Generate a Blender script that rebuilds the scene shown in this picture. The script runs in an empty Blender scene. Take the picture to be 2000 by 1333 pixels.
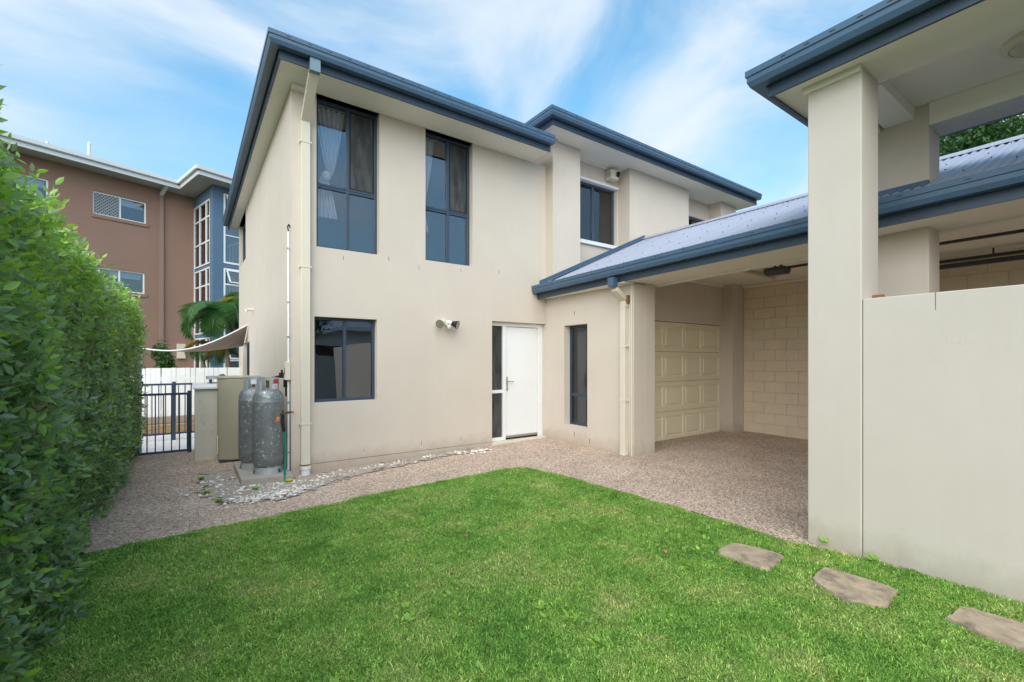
import bpy, math, random
import numpy as np
from mathutils import Vector, Matrix
random.seed(7); rng = np.random.default_rng(7)
sc = bpy.context.scene
# ---------------------------------------------------------------- camera
YAW = math.atan(630/887)
cam = bpy.data.objects.new('camera', bpy.data.cameras.new('camera'))
sc.collection.objects.link(cam); sc.camera = cam
cam.location = (0, 0, 1.45); cam.rotation_euler = (math.pi/2, 0, -YAW)
cam.data.sensor_width = 36; cam.data.lens = 36*887/2000
cam.data.shift_y = 38.5/2000; cam.data.clip_start = .05; cam.data.clip_end = 2000
# ---------------------------------------------------------------- world and sun
SUN_EL, SUN_ROT = math.radians(39), math.radians(225)
w = bpy.data.worlds.new('World'); sc.world = w; w.use_nodes = True
N = w.node_tree.nodes; L = w.node_tree.links
for n in list(N): N.remove(n)
def nd(N, t, **k):
    n = N.new(t)
    for a, b in k.items():
        if a.startswith('i_'):
            n.inputs[a[2:].replace('_', ' ')].default_value = b
        else: setattr(n, a, b)
    return n
sky = nd(N, 'ShaderNodeTexSky', sky_type='NISHITA', sun_disc=False, sun_elevation=SUN_EL, sun_rotation=SUN_ROT,
         air_density=1.0, dust_density=.6, ozone_density=2.2)
tc = nd(N, 'ShaderNodeTexCoord')
mp = nd(N, 'ShaderNodeMapping'); mp.inputs['Location'].default_value = (7.1, 4.3, 1.2); mp.inputs['Rotation'].default_value = (-.2, .45, 1.1); mp.inputs['Scale'].default_value = (1.0, 2.4, 3.4)
vr = nd(N, 'ShaderNodeVectorRotate', rotation_type='Z_AXIS', i_Angle=-.35)
L.new(tc.outputs['Generated'], vr.inputs[0]); L.new(vr.outputs[0], mp.inputs[0])
n1 = nd(N, 'ShaderNodeTexNoise', i_Scale=1.25, i_Detail=6., i_Roughness=.52, i_Distortion=.45)
L.new(mp.outputs[0], n1.inputs[0])
r1 = nd(N, 'ShaderNodeValToRGB'); r1.color_ramp.elements[0].position = .38; r1.color_ramp.elements[1].position = .74
r1.color_ramp.interpolation = 'EASE'
L.new(n1.outputs[0], r1.inputs[0])
hs = nd(N, 'ShaderNodeMix', data_type='RGBA', blend_type='MULTIPLY'); hs.inputs[0].default_value = 1
L.new(sky.outputs[0], hs.inputs[6]); gr_ = N.new('ShaderNodeValToRGB'); ge = gr_.color_ramp.elements; ge[0].color = (.36, .78, .84, 1); ge[0].position = .0; ge[1].color = (.86, 1.50, 1.42, 1); ge[1].position = .75
sk = N.new('ShaderNodeSeparateXYZ'); L.new(tc.outputs['Generated'], sk.inputs[0]); L.new(sk.outputs[2], gr_.inputs[0]); L.new(gr_.outputs[0], hs.inputs[7])
hz = nd(N, 'ShaderNodeMapRange'); L.new(sk.outputs[2], hz.inputs[0])
hz.inputs[1].default_value = 0.; hz.inputs[2].default_value = .55; hz.inputs[3].default_value = .55; hz.inputs[4].default_value = .0
mxv = nd(N, 'ShaderNodeMath', operation='MAXIMUM'); 
ad = nd(N, 'ShaderNodeMath', operation='MULTIPLY_ADD', use_clamp=True); ad.inputs[1].default_value = .86
L.new(r1.outputs[0], ad.inputs[0]); L.new(hz.outputs[0], ad.inputs[2])
mc = nd(N, 'ShaderNodeMix', data_type='RGBA'); mc.inputs[7].default_value = (3.75, 4.1, 4.45, 1)
L.new(ad.outputs[0], mc.inputs[0]); L.new(hs.outputs[2], mc.inputs[6])
bg = nd(N, 'ShaderNodeBackground', i_Strength=.056); wo = N.new('ShaderNodeOutputWorld')
L.new(mc.outputs[2], bg.inputs[0]); L.new(bg.outputs[0], wo.inputs[0])
sun = bpy.data.objects.new('sun', bpy.data.lights.new('sun', 'SUN')); sc.collection.objects.link(sun)
sun.data.energy = 1.08; sun.data.angle = math.radians(82); sun.data.color = (1, .885, .76)
sdir = Vector((math.sin(SUN_ROT)*math.cos(SUN_EL), math.cos(SUN_ROT)*math.cos(SUN_EL), math.sin(SUN_EL)))
sun.rotation_euler = sdir.to_track_quat('Z', 'Y').to_euler()
vs = sc.view_settings; vs.view_transform = 'Standard'; vs.look = 'None'; vs.gamma = 1; vs.use_curve_mapping = False
vs.exposure = 2.08
sc.cycles.diffuse_bounces = 8; sc.cycles.max_bounces = 16; sc.cycles.transparent_max_bounces = 16
# ---------------------------------------------------------------- materials
MATS = {}
def mat(name, col, rough=.7, metal=0, var=0., vscale=3., bump=0., bscale=60., spec=.5, col2=None, mask=(.45, .6), mscale=2., mdetail=6., coat=0, stretch=None):
    """Principled material: colour broken up by noise (var), optionally a second worn colour, and fine relief."""
    m = bpy.data.materials.new(name); m.use_nodes = True; MATS[name] = m
    n, l = m.node_tree.nodes, m.node_tree.links
    p = n['Principled BSDF']; p.inputs['Roughness'].default_value = rough; p.inputs['Metallic'].default_value = metal
    p.inputs['Specular IOR Level'].default_value = spec; p.inputs['Coat Weight'].default_value = coat
    p.inputs['Base Color'].default_value = (*col, 1)
    g = n.new('ShaderNodeNewGeometry'); src = g.outputs['Position']
    if stretch:
        mpp = n.new('ShaderNodeMapping'); mpp.inputs['Scale'].default_value = stretch; l.new(src, mpp.inputs[0]); src = mpp.outputs[0]
    out = None
    if var:
        t = nd(n, 'ShaderNodeTexNoise', i_Scale=vscale, i_Detail=7., i_Roughness=.6); l.new(src, t.inputs[0])
        mr = nd(n, 'ShaderNodeMapRange'); mr.inputs[1].default_value = .3; mr.inputs[2].default_value = .7
        mr.inputs[3].default_value = 1-var; mr.inputs[4].default_value = 1+var; l.new(t.outputs[0], mr.inputs[0])
        mu = nd(n, 'ShaderNodeMix', data_type='RGBA', blend_type='MULTIPLY'); mu.inputs[0].default_value = 1
        mu.inputs[6].default_value = (*col, 1); l.new(mr.outputs[0], mu.inputs[7]); out = mu.outputs[2]
    if col2:
        t = nd(n, 'ShaderNodeTexNoise', i_Scale=mscale, i_Detail=mdetail, i_Roughness=.65); l.new(src, t.inputs[0])
        mr = nd(n, 'ShaderNodeMapRange'); mr.inputs[1].default_value = mask[0]; mr.inputs[2].default_value = mask[1]; l.new(t.outputs[0], mr.inputs[0])
        mu = nd(n, 'ShaderNodeMix', data_type='RGBA'); l.new(mr.outputs[0], mu.inputs[0])
        if out: l.new(out, mu.inputs[6])
        else: mu.inputs[6].default_value = (*col, 1)
        mu.inputs[7].default_value = (*col2, 1); out = mu.outputs[2]
    if out: l.new(out, p.inputs['Base Color'])
    if bump:
        t = nd(n, 'ShaderNodeTexNoise', i_Scale=bscale, i_Detail=4.); l.new(src, t.inputs[0])
        b = nd(n, 'ShaderNodeBump', i_Strength=bump, i_Distance=.004); l.new(t.outputs[0], b.inputs['Height']); l.new(b.outputs[0], p.inputs['Normal'])
    return m
def wall_mat(name, col, splash=(.36, .27, .2), zbase=0.03):
    """painted render: patchy, with faint vertical streaks, dirt splashed up from the ground and hairline cracks"""
    m = mat(name, col, .85, var=.035, vscale=1.3, bump=.28, bscale=190., spec=.25)
    n, l = m.node_tree.nodes, m.node_tree.links; p = n['Principled BSDF']
    base = p.inputs['Base Color'].links[0].from_socket
    g = n.new('ShaderNodeNewGeometry'); mpp = n.new('ShaderNodeMapping'); mpp.inputs['Scale'].default_value = (9, 9, .5); l.new(g.outputs['Position'], mpp.inputs[0])
    t = nd(n, 'ShaderNodeTexNoise', i_Scale=1., i_Detail=6., i_Roughness=.7); l.new(mpp.outputs[0], t.inputs[0])
    mr = nd(n, 'ShaderNodeMapRange'); mr.inputs[1].default_value = .5; mr.inputs[2].default_value = .8; mr.inputs[3].default_value = 0; mr.inputs[4].default_value = .10
    l.new(t.outputs[0], mr.inputs[0])
    mu = nd(n, 'ShaderNodeMix', data_type='RGBA'); l.new(mr.outputs[0], mu.inputs[0]); l.new(base, mu.inputs[6])
    mu.inputs[7].default_value = (col[0]*.72, col[1]*.71, col[2]*.68, 1)
    # splash dirt: world height near the ground broken by noise
    s = n.new('ShaderNodeSeparateXYZ'); l.new(g.outputs['Position'], s.inputs[0])
    t2 = nd(n, 'ShaderNodeTexNoise', i_Scale=5., i_Detail=8., i_Roughness=.75); l.new(g.outputs['Position'], t2.inputs[0])
    ma = nd(n, 'ShaderNodeMath', operation='MULTIPLY_ADD'); l.new(t2.outputs[0], ma.inputs[0]); ma.inputs[1].default_value = -.42; l.new(s.outputs[2], ma.inputs[2])
    m2 = nd(n, 'ShaderNodeMapRange'); m2.inputs[1].default_value = zbase-.22; m2.inputs[2].default_value = zbase+.02; m2.inputs[3].default_value = .55; m2.inputs[4].default_value = 0
    l.new(ma.outputs[0], m2.inputs[0])
    mv = nd(n, 'ShaderNodeMix', data_type='RGBA'); l.new(m2.outputs[0], mv.inputs[0]); l.new(mu.outputs[2], mv.inputs[6]); mv.inputs[7].default_value = (*splash, 1)
    # hairline cracks: thin voronoi edges kept only in small patches
    d = nd(n, 'ShaderNodeTexNoise', i_Scale=4., i_Detail=5.); l.new(g.outputs['Position'], d.inputs[0])
    vm = nd(n, 'ShaderNodeVectorMath', operation='MULTIPLY_ADD'); l.new(d.outputs['Color'], vm.inputs[0]); vm.inputs[1].default_value = (.5, .5, .5); l.new(g.outputs['Position'], vm.inputs[2])
    v = nd(n, 'ShaderNodeTexVoronoi', feature='DISTANCE_TO_EDGE', i_Scale=1.7); l.new(vm.outputs[0], v.inputs[0])
    c = nd(n, 'ShaderNodeMapRange'); c.inputs[1].default_value = .0; c.inputs[2].default_value = .0035; c.inputs[3].default_value = .35; c.inputs[4].default_value = 0; l.new(v.outputs[0], c.inputs[0])
    pm = nd(n, 'ShaderNodeTexNoise', i_Scale=1.1, i_Detail=2.); l.new(g.outputs['Position'], pm.inputs[0])
    pr = nd(n, 'ShaderNodeMapRange'); pr.inputs[1].default_value = .60; pr.inputs[2].default_value = .68; l.new(pm.outputs[0], pr.inputs[0])
    mm = nd(n, 'ShaderNodeMath', operation='MULTIPLY'); l.new(c.outputs[0], mm.inputs[0]); l.new(pr.outputs[0], mm.inputs[1])
    mx = nd(n, 'ShaderNodeMix', data_type='RGBA'); l.new(mm.outputs[0], mx.inputs[0]); l.new(mv.outputs[2], mx.inputs[6]); mx.inputs[7].default_value = (col[0]*.45, col[1]*.43, col[2]*.4, 1)
    l.new(mx.outputs[2], p.inputs['Base Color'])
    return m
M_WALL = wall_mat('cream_render', (.605, .528, .458))
M_WALL2 = wall_mat('garden_wall_render', (.58, .52, .465), splash=(.33, .29, .22), zbase=-.03)
M_BLOCK = mat('painted_block', (.76, .64, .49), .8, var=.05, vscale=4, bump=.35, bscale=120, spec=.25)
M_MORTAR = mat('mortar', (.60, .50, .385), .9)
M_SOFF = mat('soffit_paint', (.80, .765, .70), .6, var=.03, vscale=2, col2=(.55, .52, .47), mask=(.66, .85), mscale=3., spec=.3)
M_TRIMC = mat('cream_trim', (.66, .61, .50), .5, var=.03)
M_PIPE = mat('cream_pipe', (.67, .60, .50), .45, var=.03, col2=(.5, .42, .3), mask=(.68, .85), mscale=8)
M_NAVY = mat('navy_steel', (.055, .105, .175), .38, var=.08, vscale=5, spec=.6, col2=(.10, .14, .19), mask=(.62, .85), mscale=14)
M_NAVYD = mat('navy_fascia', (.034, .055, .090), .42, var=.08, vscale=5, spec=.6, col2=(.09, .11, .13), mask=(.62, .8), mscale=22)
M_FRAME = mat('navy_window_frame', (.038, .058, .095), .35, spec=.5)
M_ROOF = mat('corrugated_roof_steel', (.30, .32, .40), .45, var=.08, vscale=2, spec=.5, col2=(.33, .34, .37), mask=(.5, .8), mscale=3, stretch=(.6, 4, 1))
M_WHITE = mat('white_paint', (.78, .79, .80), .45, var=.02)
M_WHITEF = mat('white_fence_paint', (.72, .73, .74), .6, var=.05, vscale=6, col2=(.4, .38, .35), mask=(.66, .8), mscale=7)
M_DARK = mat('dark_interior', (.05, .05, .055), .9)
M_BLACK = mat('black_gap', (.012, .012, .014), .8)
M_CHROME = mat('brushed_steel', (.55, .55, .54), .3, metal=1)
M_RUST = mat('rusty_steel', (.22, .10, .045), .8, var=.3, vscale=60)
M_GDOOR = mat('garage_door_paint', (.76, .67, .50), .5, var=.03, bump=.1, bscale=200)
M_RAIL = mat('dark_rail', (.06, .065, .068), .45, metal=.3)
M_BROWN = mat('brown_render', (.285, .175, .135), .9, var=.06, vscale=.7, bump=.3, bscale=40, spec=.2, col2=(.28, .185, .155), mask=(.5, .8), mscale=.6)
M_BLUE = mat('blue_render', (.095, .16, .25), .85, var=.05, bump=.2, bscale=50)
M_GREYS = mat('grey_soffit', (.42, .41, .40), .8, var=.03)
M_GREYW = mat('pale_gutter', (.62, .64, .66), .45)
M_GALV = mat('galvanised_steel', (.21, .225, .235), .50, metal=.35, var=.22, vscale=9, col2=(.50, .52, .52), mask=(.60, .66), mscale=22, mdetail=3, bump=.15, bscale=40)
M_GALVL = mat('galvanised_collar', (.42, .44, .45), .5, metal=.3, var=.15, vscale=12)
M_BEIGE = mat('beige_enamel', (.38, .35, .265), .42, var=.03, coat=.2)
M_CUPB = mat('weathered_white_board', (.62, .58, .49), .6, var=.05, vscale=4, col2=(.42, .37, .3), mask=(.62, .78), mscale=5)
M_CONC = mat('concrete_slab', (.38, .34, .30), .9, var=.12, vscale=10, bump=.4, bscale=50)
M_STONE = mat('sandstone_slab', (.38, .30, .215), .9, var=.25, vscale=7, bump=.9, bscale=35, spec=.2, col2=(.15, .125, .10), mask=(.50, .68), mscale=6, mdetail=9)
M_TEAL = mat('teal_hose_rubber', (.0, .21, .17), .45)
M_ORANGE = mat('orange_plastic', (.75, .22, .03), .5)
M_RED = mat('red_label', (.5, .03, .03), .5)
M_YELLOW = mat('yellow_green_plastic', (.45, .5, .03), .5)
M_SAIL = mat('shade_cloth', (.33, .265, .225), .85, var=.12, vscale=5, bump=.3, bscale=60)
M_DECK = mat('timber_deck', (.20, .145, .09), .8, var=.25, vscale=6, stretch=(1, 8, 8))
M_TILE = mat('white_paving_tile', (.66, .66, .67), .6, var=.04, vscale=5)
M_LENS = mat('lamp_glass', (.5, .47, .36), .25, var=.1, coat=.5)
M_CURT = mat('white_curtain', (.62, .62, .65), .9)
M_BARK = mat('bark', (.20, .145, .09), .9, var=.3, vscale=20)
M_TWIG = mat('pale_twig', (.42, .31, .19), .9, var=.2, vscale=20)
M_HCORE = mat('hedge_shade_core', (.016, .020, .010), 1, var=.4, vscale=30)  # near-black colour paints the hedge's inner shade
M_SOIL = mat('grey_soil', (.37, .31, .265), .95, var=.2, vscale=14, bump=.8, bscale=60, col2=(.13, .09, .065), mask=(.55, .65), mscale=5)
M_DIRT = mat('dark_earth', (.08, .10, .035), 1, var=.35, vscale=25)
M_PEB = mat('white_quartz', (.72, .69, .65), .7, var=.4, vscale=25)

def glass_mat(name, tint=(.62, .68, .74), refl=1.5):
    m = bpy.data.materials.new(name); m.use_nodes = True
    n, l = m.node_tree.nodes, m.node_tree.links
    for x in list(n): n.remove(x)
    o = n.new('ShaderNodeOutputMaterial'); mx = n.new('ShaderNodeMixShader')
    tr = n.new('ShaderNodeBsdfTransparent'); tr.inputs[0].default_value = (*tint, 1)
    gl = n.new('ShaderNodeBsdfGlossy'); gl.inputs['Roughness'].default_value = .01; gl.inputs[0].default_value = (.95, .97, 1, 1)
    fr = nd(n, 'ShaderNodeFresnel', i_IOR=refl); mr = nd(n, 'ShaderNodeMapRange')
    mr.inputs[3].default_value = .06; mr.inputs[4].default_value = 1.0
    l.new(fr.outputs[0], mr.inputs[0]); l.new(mr.outputs[0], mx.inputs[0]); l.new(tr.outputs[0], mx.inputs[1]); l.new(gl.outputs[0], mx.inputs[2]); l.new(mx.outputs[0], o.inputs[0])
    b = n.new('ShaderNodeBump'); t = nd(n, 'ShaderNodeTexNoise', i_Scale=1.5, i_Detail=1.); g = n.new('ShaderNodeNewGeometry')
    l.new(g.outputs['Position'], t.inputs[0]); l.new(t.outputs[0], b.inputs['Height']); b.inputs['Strength'].default_value = .25; b.inputs['Distance'].default_value = .02
    l.new(b.outputs[0], gl.inputs['Normal'])
    return m
M_GLASS = glass_mat('window_glass', (.88, .90, .94), 1.55)
M_SCREEN = mat('insect_screen_mesh', (.035, .035, .042), .7)
def screen_mat():
    m = bpy.data.materials.new('insect_screen'); m.use_nodes = True
    n, l = m.node_tree.nodes, m.node_tree.links; p = n['Principled BSDF']
    p.inputs['Base Color'].default_value = (.045, .045, .055, 1); p.inputs['Roughness'].default_value = .6
    g = n.new('ShaderNodeNewGeometry'); mpp = n.new('ShaderNodeMapping'); mpp.inputs['Rotation'].default_value = (0, .5, 0); mpp.inputs['Scale'].default_value = (7, 7, 1.6)
    l.new(g.outputs['Position'], mpp.inputs[0]); t = nd(n, 'ShaderNodeTexNoise', i_Scale=2., i_Detail=3.); l.new(mpp.outputs[0], t.inputs[0])
    mr = nd(n, 'ShaderNodeMapRange'); mr.inputs[1].default_value = .4; mr.inputs[2].default_value = .75; mr.inputs[3].default_value = .022; mr.inputs[4].default_value = .075; l.new(t.outputs[0], mr.inputs[0])
    cc = n.new('ShaderNodeCombineColor'); 
    for k in range(3): l.new(mr.outputs[0], cc.inputs[k])
    l.new(cc.outputs[0], p.inputs['Base Color']); return m
M_SCREEN = screen_mat()

def leaf_mat(name, dark, mid, light, trans=.42, rough=.38):
    m = bpy.data.materials.new(name); m.use_nodes = True
    n, l = m.node_tree.nodes, m.node_tree.links; p = n['Principled BSDF']; o = n['Material Output']
    at = nd(n, 'ShaderNodeAttribute', attribute_name='tone')
    r = n.new('ShaderNodeValToRGB'); e = r.color_ramp.elements; e[0].color = (*dark, 1); e[1].color = (*light, 1)
    k = e.new(.5); k.color = (*mid, 1)
    if name == 'hedge_leaf':
        k = e.new(.34); k.color = (.30, .42, .21, 1)  # greyish stop puts the sheen on the leaves into their colour
        k = e.new(.74); k.color = (.30, .56, .03, 1)
    l.new(at.outputs['Fac'], r.inputs[0]); l.new(r.outputs[0], p.inputs['Base Color']); p.inputs['Roughness'].default_value = rough
    p.inputs['Specular IOR Level'].default_value = .75; p.inputs['Coat Weight'].default_value = .25; p.inputs['Coat Roughness'].default_value = .3
    t = n.new('ShaderNodeBsdfTranslucent'); l.new(r.outputs[0], t.inputs[0]); mx = n.new('ShaderNodeMixShader'); mx.inputs[0].default_value = trans
    l.new(p.outputs[0], mx.inputs[1]); l.new(t.outputs[0], mx.inputs[2]); l.new(mx.outputs[0], o.inputs[0]); return m
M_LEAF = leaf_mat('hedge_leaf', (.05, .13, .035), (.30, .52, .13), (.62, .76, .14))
M_PALM = leaf_mat('palm_frond', (.06, .17, .05), (.11, .26, .07), (.42, .28, .05))
M_TREE = leaf_mat('tree_leaf', (.02, .07, .015), (.06, .16, .03), (.14, .28, .05))

def aggregate_mat():
    m = bpy.data.materials.new('exposed_aggregate'); m.use_nodes = True
    n, l = m.node_tree.nodes, m.node_tree.links; p = n['Principled BSDF']; p.inputs['Roughness'].default_value = .8; p.inputs['Specular IOR Level'].default_value = .3
    g = n.new('ShaderNodeNewGeometry')
    v = nd(n, 'ShaderNodeTexVoronoi', i_Scale=72.); l.new(g.outputs['Position'], v.inputs[0])
    s = n.new('ShaderNodeSeparateColor'); l.new(v.outputs['Color'], s.inputs[0])
    r = n.new('ShaderNodeValToRGB'); e = r.color_ramp.elements; e[0].color = (.10, .068, .052, 1); e[1].color = (.86, .72, .60, 1)
    for pos, c in ((.20, (.20, .135, .11, 1)), (.42, (.42, .30, .245, 1)), (.75, (.65, .49, .385, 1))):
        k = e.new(pos); k.color = c
    l.new(s.outputs[0], r.inputs[0])
    dr = nd(n, 'ShaderNodeMapRange'); dr.inputs[1].default_value = .35; dr.inputs[2].default_value = .75; l.new(v.outputs['Distance'], dr.inputs[0])
    mx = nd(n, 'ShaderNodeMix', data_type='RGBA'); l.new(dr.outputs[0], mx.inputs[0]); l.new(r.outputs[0], mx.inputs[6]); mx.inputs[7].default_value = (.47, .365, .29, 1)
    t = nd(n, 'ShaderNodeTexNoise', i_Scale=1.6, i_Detail=6., i_Roughness=.7); l.new(g.outputs['Position'], t.inputs[0])
    mr = nd(n, 'ShaderNodeMapRange'); mr.inputs[1].default_value = .3; mr.inputs[2].default_value = .7; mr.inputs[3].default_value = .82; mr.inputs[4].default_value = 1.12; l.new(t.outputs[0], mr.inputs[0])
    mu = nd(n, 'ShaderNodeMix', data_type='RGBA', blend_type='MULTIPLY'); mu.inputs[0].default_value = 1; l.new(mx.outputs[2], mu.inputs[6]); l.new(mr.outputs[0], mu.inputs[7])
    l.new(mu.outputs[2], p.inputs['Base Color'])
    b = nd(n, 'ShaderNodeBump', i_Strength=.7, i_Distance=.004, invert=True); l.new(v.outputs['Distance'], b.inputs['Height']); l.new(b.outputs[0], p.inputs['Normal'])
    return m
M_AGG = aggregate_mat()

def grass_mat(name, base_only=False):
    m = bpy.data.materials.new(name); m.use_nodes = True
    n, l = m.node_tree.nodes, m.node_tree.links; p = n['Principled BSDF']; o = n['Material Output']
    g = n.new('ShaderNodeNewGeometry')
    t = nd(n, 'ShaderNodeTexNoise', i_Scale=1.7, i_Detail=7., i_Roughness=.68); l.new(g.outputs['Position'], t.inputs[0])
    r = n.new('ShaderNodeValToRGB'); e = r.color_ramp.elements
    e[0].position = .3; e[0].color = (.12, .31, .045, 1); e[1].position = .72; e[1].color = (.46, .53, .18, 1)
    k = e.new(.5); k.color = (.25, .46, .085, 1)
    l.new(t.outputs[0], r.inputs[0]); out = r.outputs[0]
    if not base_only:
        oi = n.new('ShaderNodeObjectInfo'); at = nd(n, 'ShaderNodeAttribute', attribute_name='tone')
        r2 = n.new('ShaderNodeValToRGB'); e = r2.color_ramp.elements
        e[0].color = (.5, .6, .5, 1); e[1].color = (2.6, 1.75, 2.6, 1)
        for pos, c in ((.45, (.9, .95, .9, 1)), (.80, (1.25, 1.15, 1.2, 1)), (.90, (1.9, 1.45, 1.9, 1))):
            k = e.new(pos); k.color = c
        l.new(at.outputs['Fac'], r2.inputs[0])
        mu = nd(n, 'ShaderNodeMix', data_type='RGBA', blend_type='MULTIPLY'); mu.inputs[0].default_value = 1; l.new(out, mu.inputs[6]); l.new(r2.outputs[0], mu.inputs[7])
        mr = nd(n, 'ShaderNodeMapRange'); mr.inputs[3].default_value = .72; mr.inputs[4].default_value = 1.3; l.new(oi.outputs['Random'], mr.inputs[0])
        m3 = nd(n, 'ShaderNodeMix', data_type='RGBA', blend_type='MULTIPLY'); m3.inputs[0].default_value = 1; l.new(mu.outputs[2], m3.inputs[6]); l.new(mr.outputs[0], m3.inputs[7]); out = m3.outputs[2]
    l.new(out, p.inputs['Base Color']); p.inputs['Roughness'].default_value = .55; p.inputs['Specular IOR Level'].default_value = .3
    if not base_only:
        tr = n.new('ShaderNodeBsdfTranslucent'); l.new(out, tr.inputs[0]); mx = n.new('ShaderNodeMixShader'); mx.inputs[0].default_value = .35
        l.new(p.outputs[0], mx.inputs[1]); l.new(tr.outputs[0], mx.inputs[2]); l.new(mx.outputs[0], o.inputs[0])
    return m
M_GRASS = grass_mat('grass_blades')

# ---------------------------------------------------------------- mesh helpers
class MB:
    def __init__(s): s.v = []; s.f = []
    def add(s, vs, fs):
        o = len(s.v); s.v += [tuple(p) for p in vs]; s.f += [tuple(i+o for i in f) for f in fs]; return s
    def box(s, x0, x1, y0, y1, z0, z1):
        return s.add([(x0,y0,z0),(x1,y0,z0),(x1,y1,z0),(x0,y1,z0),(x0,y0,z1),(x1,y0,z1),(x1,y1,z1),(x0,y1,z1)],
                     [(0,3,2,1),(4,5,6,7),(0,1,5,4),(1,2,6,5),(2,3,7,6),(3,0,4,7)])
    def cyl(s, p0, p1, r0, r1=None, n=12, caps=True):
        r1 = r0 if r1 is None else r1; p0 = Vector(p0); p1 = Vector(p1); d = (p1-p0).normalized()
        a = d.orthogonal().normalized(); b = d.cross(a)
        vs = [p + (a*math.cos(t)+b*math.sin(t))*r for p, r in ((p0, r0), (p1, r1)) for t in [2*math.pi*i/n for i in range(n)]]
        fs = [(i, (i+1) % n, n+(i+1) % n, n+i) for i in range(n)]
        if caps: fs += [tuple(range(n))[::-1], tuple(range(n, 2*n))]
        return s.add(vs, fs)
    def tube(s, pts, r, n=8):
        for a, b in zip(pts, pts[1:]): s.cyl(a, b, r, n=n)
        return s
    def lathe(s, prof, cx=0, cy=0, n=32):
        vs = [(cx+r*math.cos(2*math.pi*i/n), cy+r*math.sin(2*math.pi*i/n), z) for r, z in prof for i in range(n)]
        fs = [(k*n+i, k*n+(i+1) % n, (k+1)*n+(i+1) % n, (k+1)*n+i) for k in range(len(prof)-1) for i in range(n)]
        return s.add(vs, fs)
    def extrude(s, poly, p0, p1, up=Vector((0, 0, 1))):
        """profile poly [(a,b)] swept from p0 to p1; a = sideways (left of the run), b = up"""
        p0 = Vector(p0); p1 = Vector(p1); d = (p1-p0).normalized(); side = up.cross(d).normalized()
        n = len(poly); vs = [p + side*a + up*b for p in (p0, p1) for a, b in poly]
        fs = [(i, (i+1) % n, n+(i+1) % n, n+i) for i in range(n)] + [tuple(range(n))[::-1], tuple(range(n, 2*n))]
        return s.add(vs, fs)
    def prism(s, poly, z0, z1):
        n = len(poly)
        return s.add([(x, y, z0) for x, y in poly]+[(x, y, z1) for x, y in poly],
                     [(i, (i+1) % n, n+(i+1) % n, n+i) for i in range(n)] + [tuple(range(n))[::-1], tuple(range(n, 2*n))])
    def mesh(s, name, m, smooth=False):
        me = bpy.data.meshes.new(name); me.from_pydata(s.v, [], s.f); me.materials.append(m); me.update()
        if smooth: me.polygons.foreach_set('use_smooth', [True]*len(me.polygons))
        return me
    def build(s, name, m, parent=None, bevel=0, smooth=False, origin=None):
        o = bpy.data.objects.new(name, s.mesh(name, m, smooth)); sc.collection.objects.link(o)
        if parent: o.parent = parent
        if bevel:
            b = o.modifiers.new('bevel', 'BEVEL'); b.width = bevel; b.segments = 2; b.limit_method = 'ANGLE'
        if smooth: 
            e = o.modifiers.new('split', 'EDGE_SPLIT'); e.split_angle = math.radians(40)
        return o
def tag(o, label=None, cat=None, group=None, kind=None):
    for k, v in (('label', label), ('category', cat), ('group', group), ('kind', kind)):
        if v: o[k] = v
    return o
def thing(name, label, cat, group=None):
    o = bpy.data.objects.new(name, None); sc.collection.objects.link(o); o.empty_display_size = .2
    return tag(o, label, cat, group)
def inst(o, name, parent, loc=None, mat4=None):
    c = bpy.data.objects.new(name, o); sc.collection.objects.link(c); c.parent = parent
    if loc is not None: c.location = loc
    if mat4 is not None: c.matrix_local = mat4
    return c
def box(name, m, parent, *b, bevel=0): return MB().box(*b).build(name, m, parent, bevel)

def wallplane(mb, axis, f, b, a0, a1, z0, z1, holes=()):
    """wall with openings. axis 'x': runs along X, faces at Y=f (front) and Y=b (back); 'y': runs along Y, faces at X=f/b"""
    As = sorted({a0, a1, *[h[0] for h in holes], *[h[1] for h in holes]}); Zs = sorted({z0, z1, *[h[2] for h in holes], *[h[3] for h in holes]})
    P = (lambda a, t, z: (a, t, z)) if axis == 'x' else (lambda a, t, z: (t, a, z))
    inh = lambda a, z: any(h[0] < a < h[1] and h[2] < z < h[3] for h in holes)
    for i in range(len(As)-1):
        for k in range(len(Zs)-1):
            if inh((As[i]+As[i+1])/2, (Zs[k]+Zs[k+1])/2): continue
            A, B, C, D = As[i], As[i+1], Zs[k], Zs[k+1]
            for t in (f, b): mb.add([P(A, t, C), P(B, t, C), P(B, t, D), P(A, t, D)], [(0, 1, 2, 3)])
    for (A, B, C, D) in [(a0, a1, z0, z1), *holes]:
        for q in (((A, C), (B, C)), ((A, D), (B, D)), ((A, C), (A, D)), ((B, C), (B, D))):
            (u0, w0), (u1, w1) = q
            mb.add([P(u0, f, w0), P(u1, f, w1), P(u1, b, w1), P(u0, b, w0)], [(0, 1, 2, 3)])
    return mb
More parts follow.
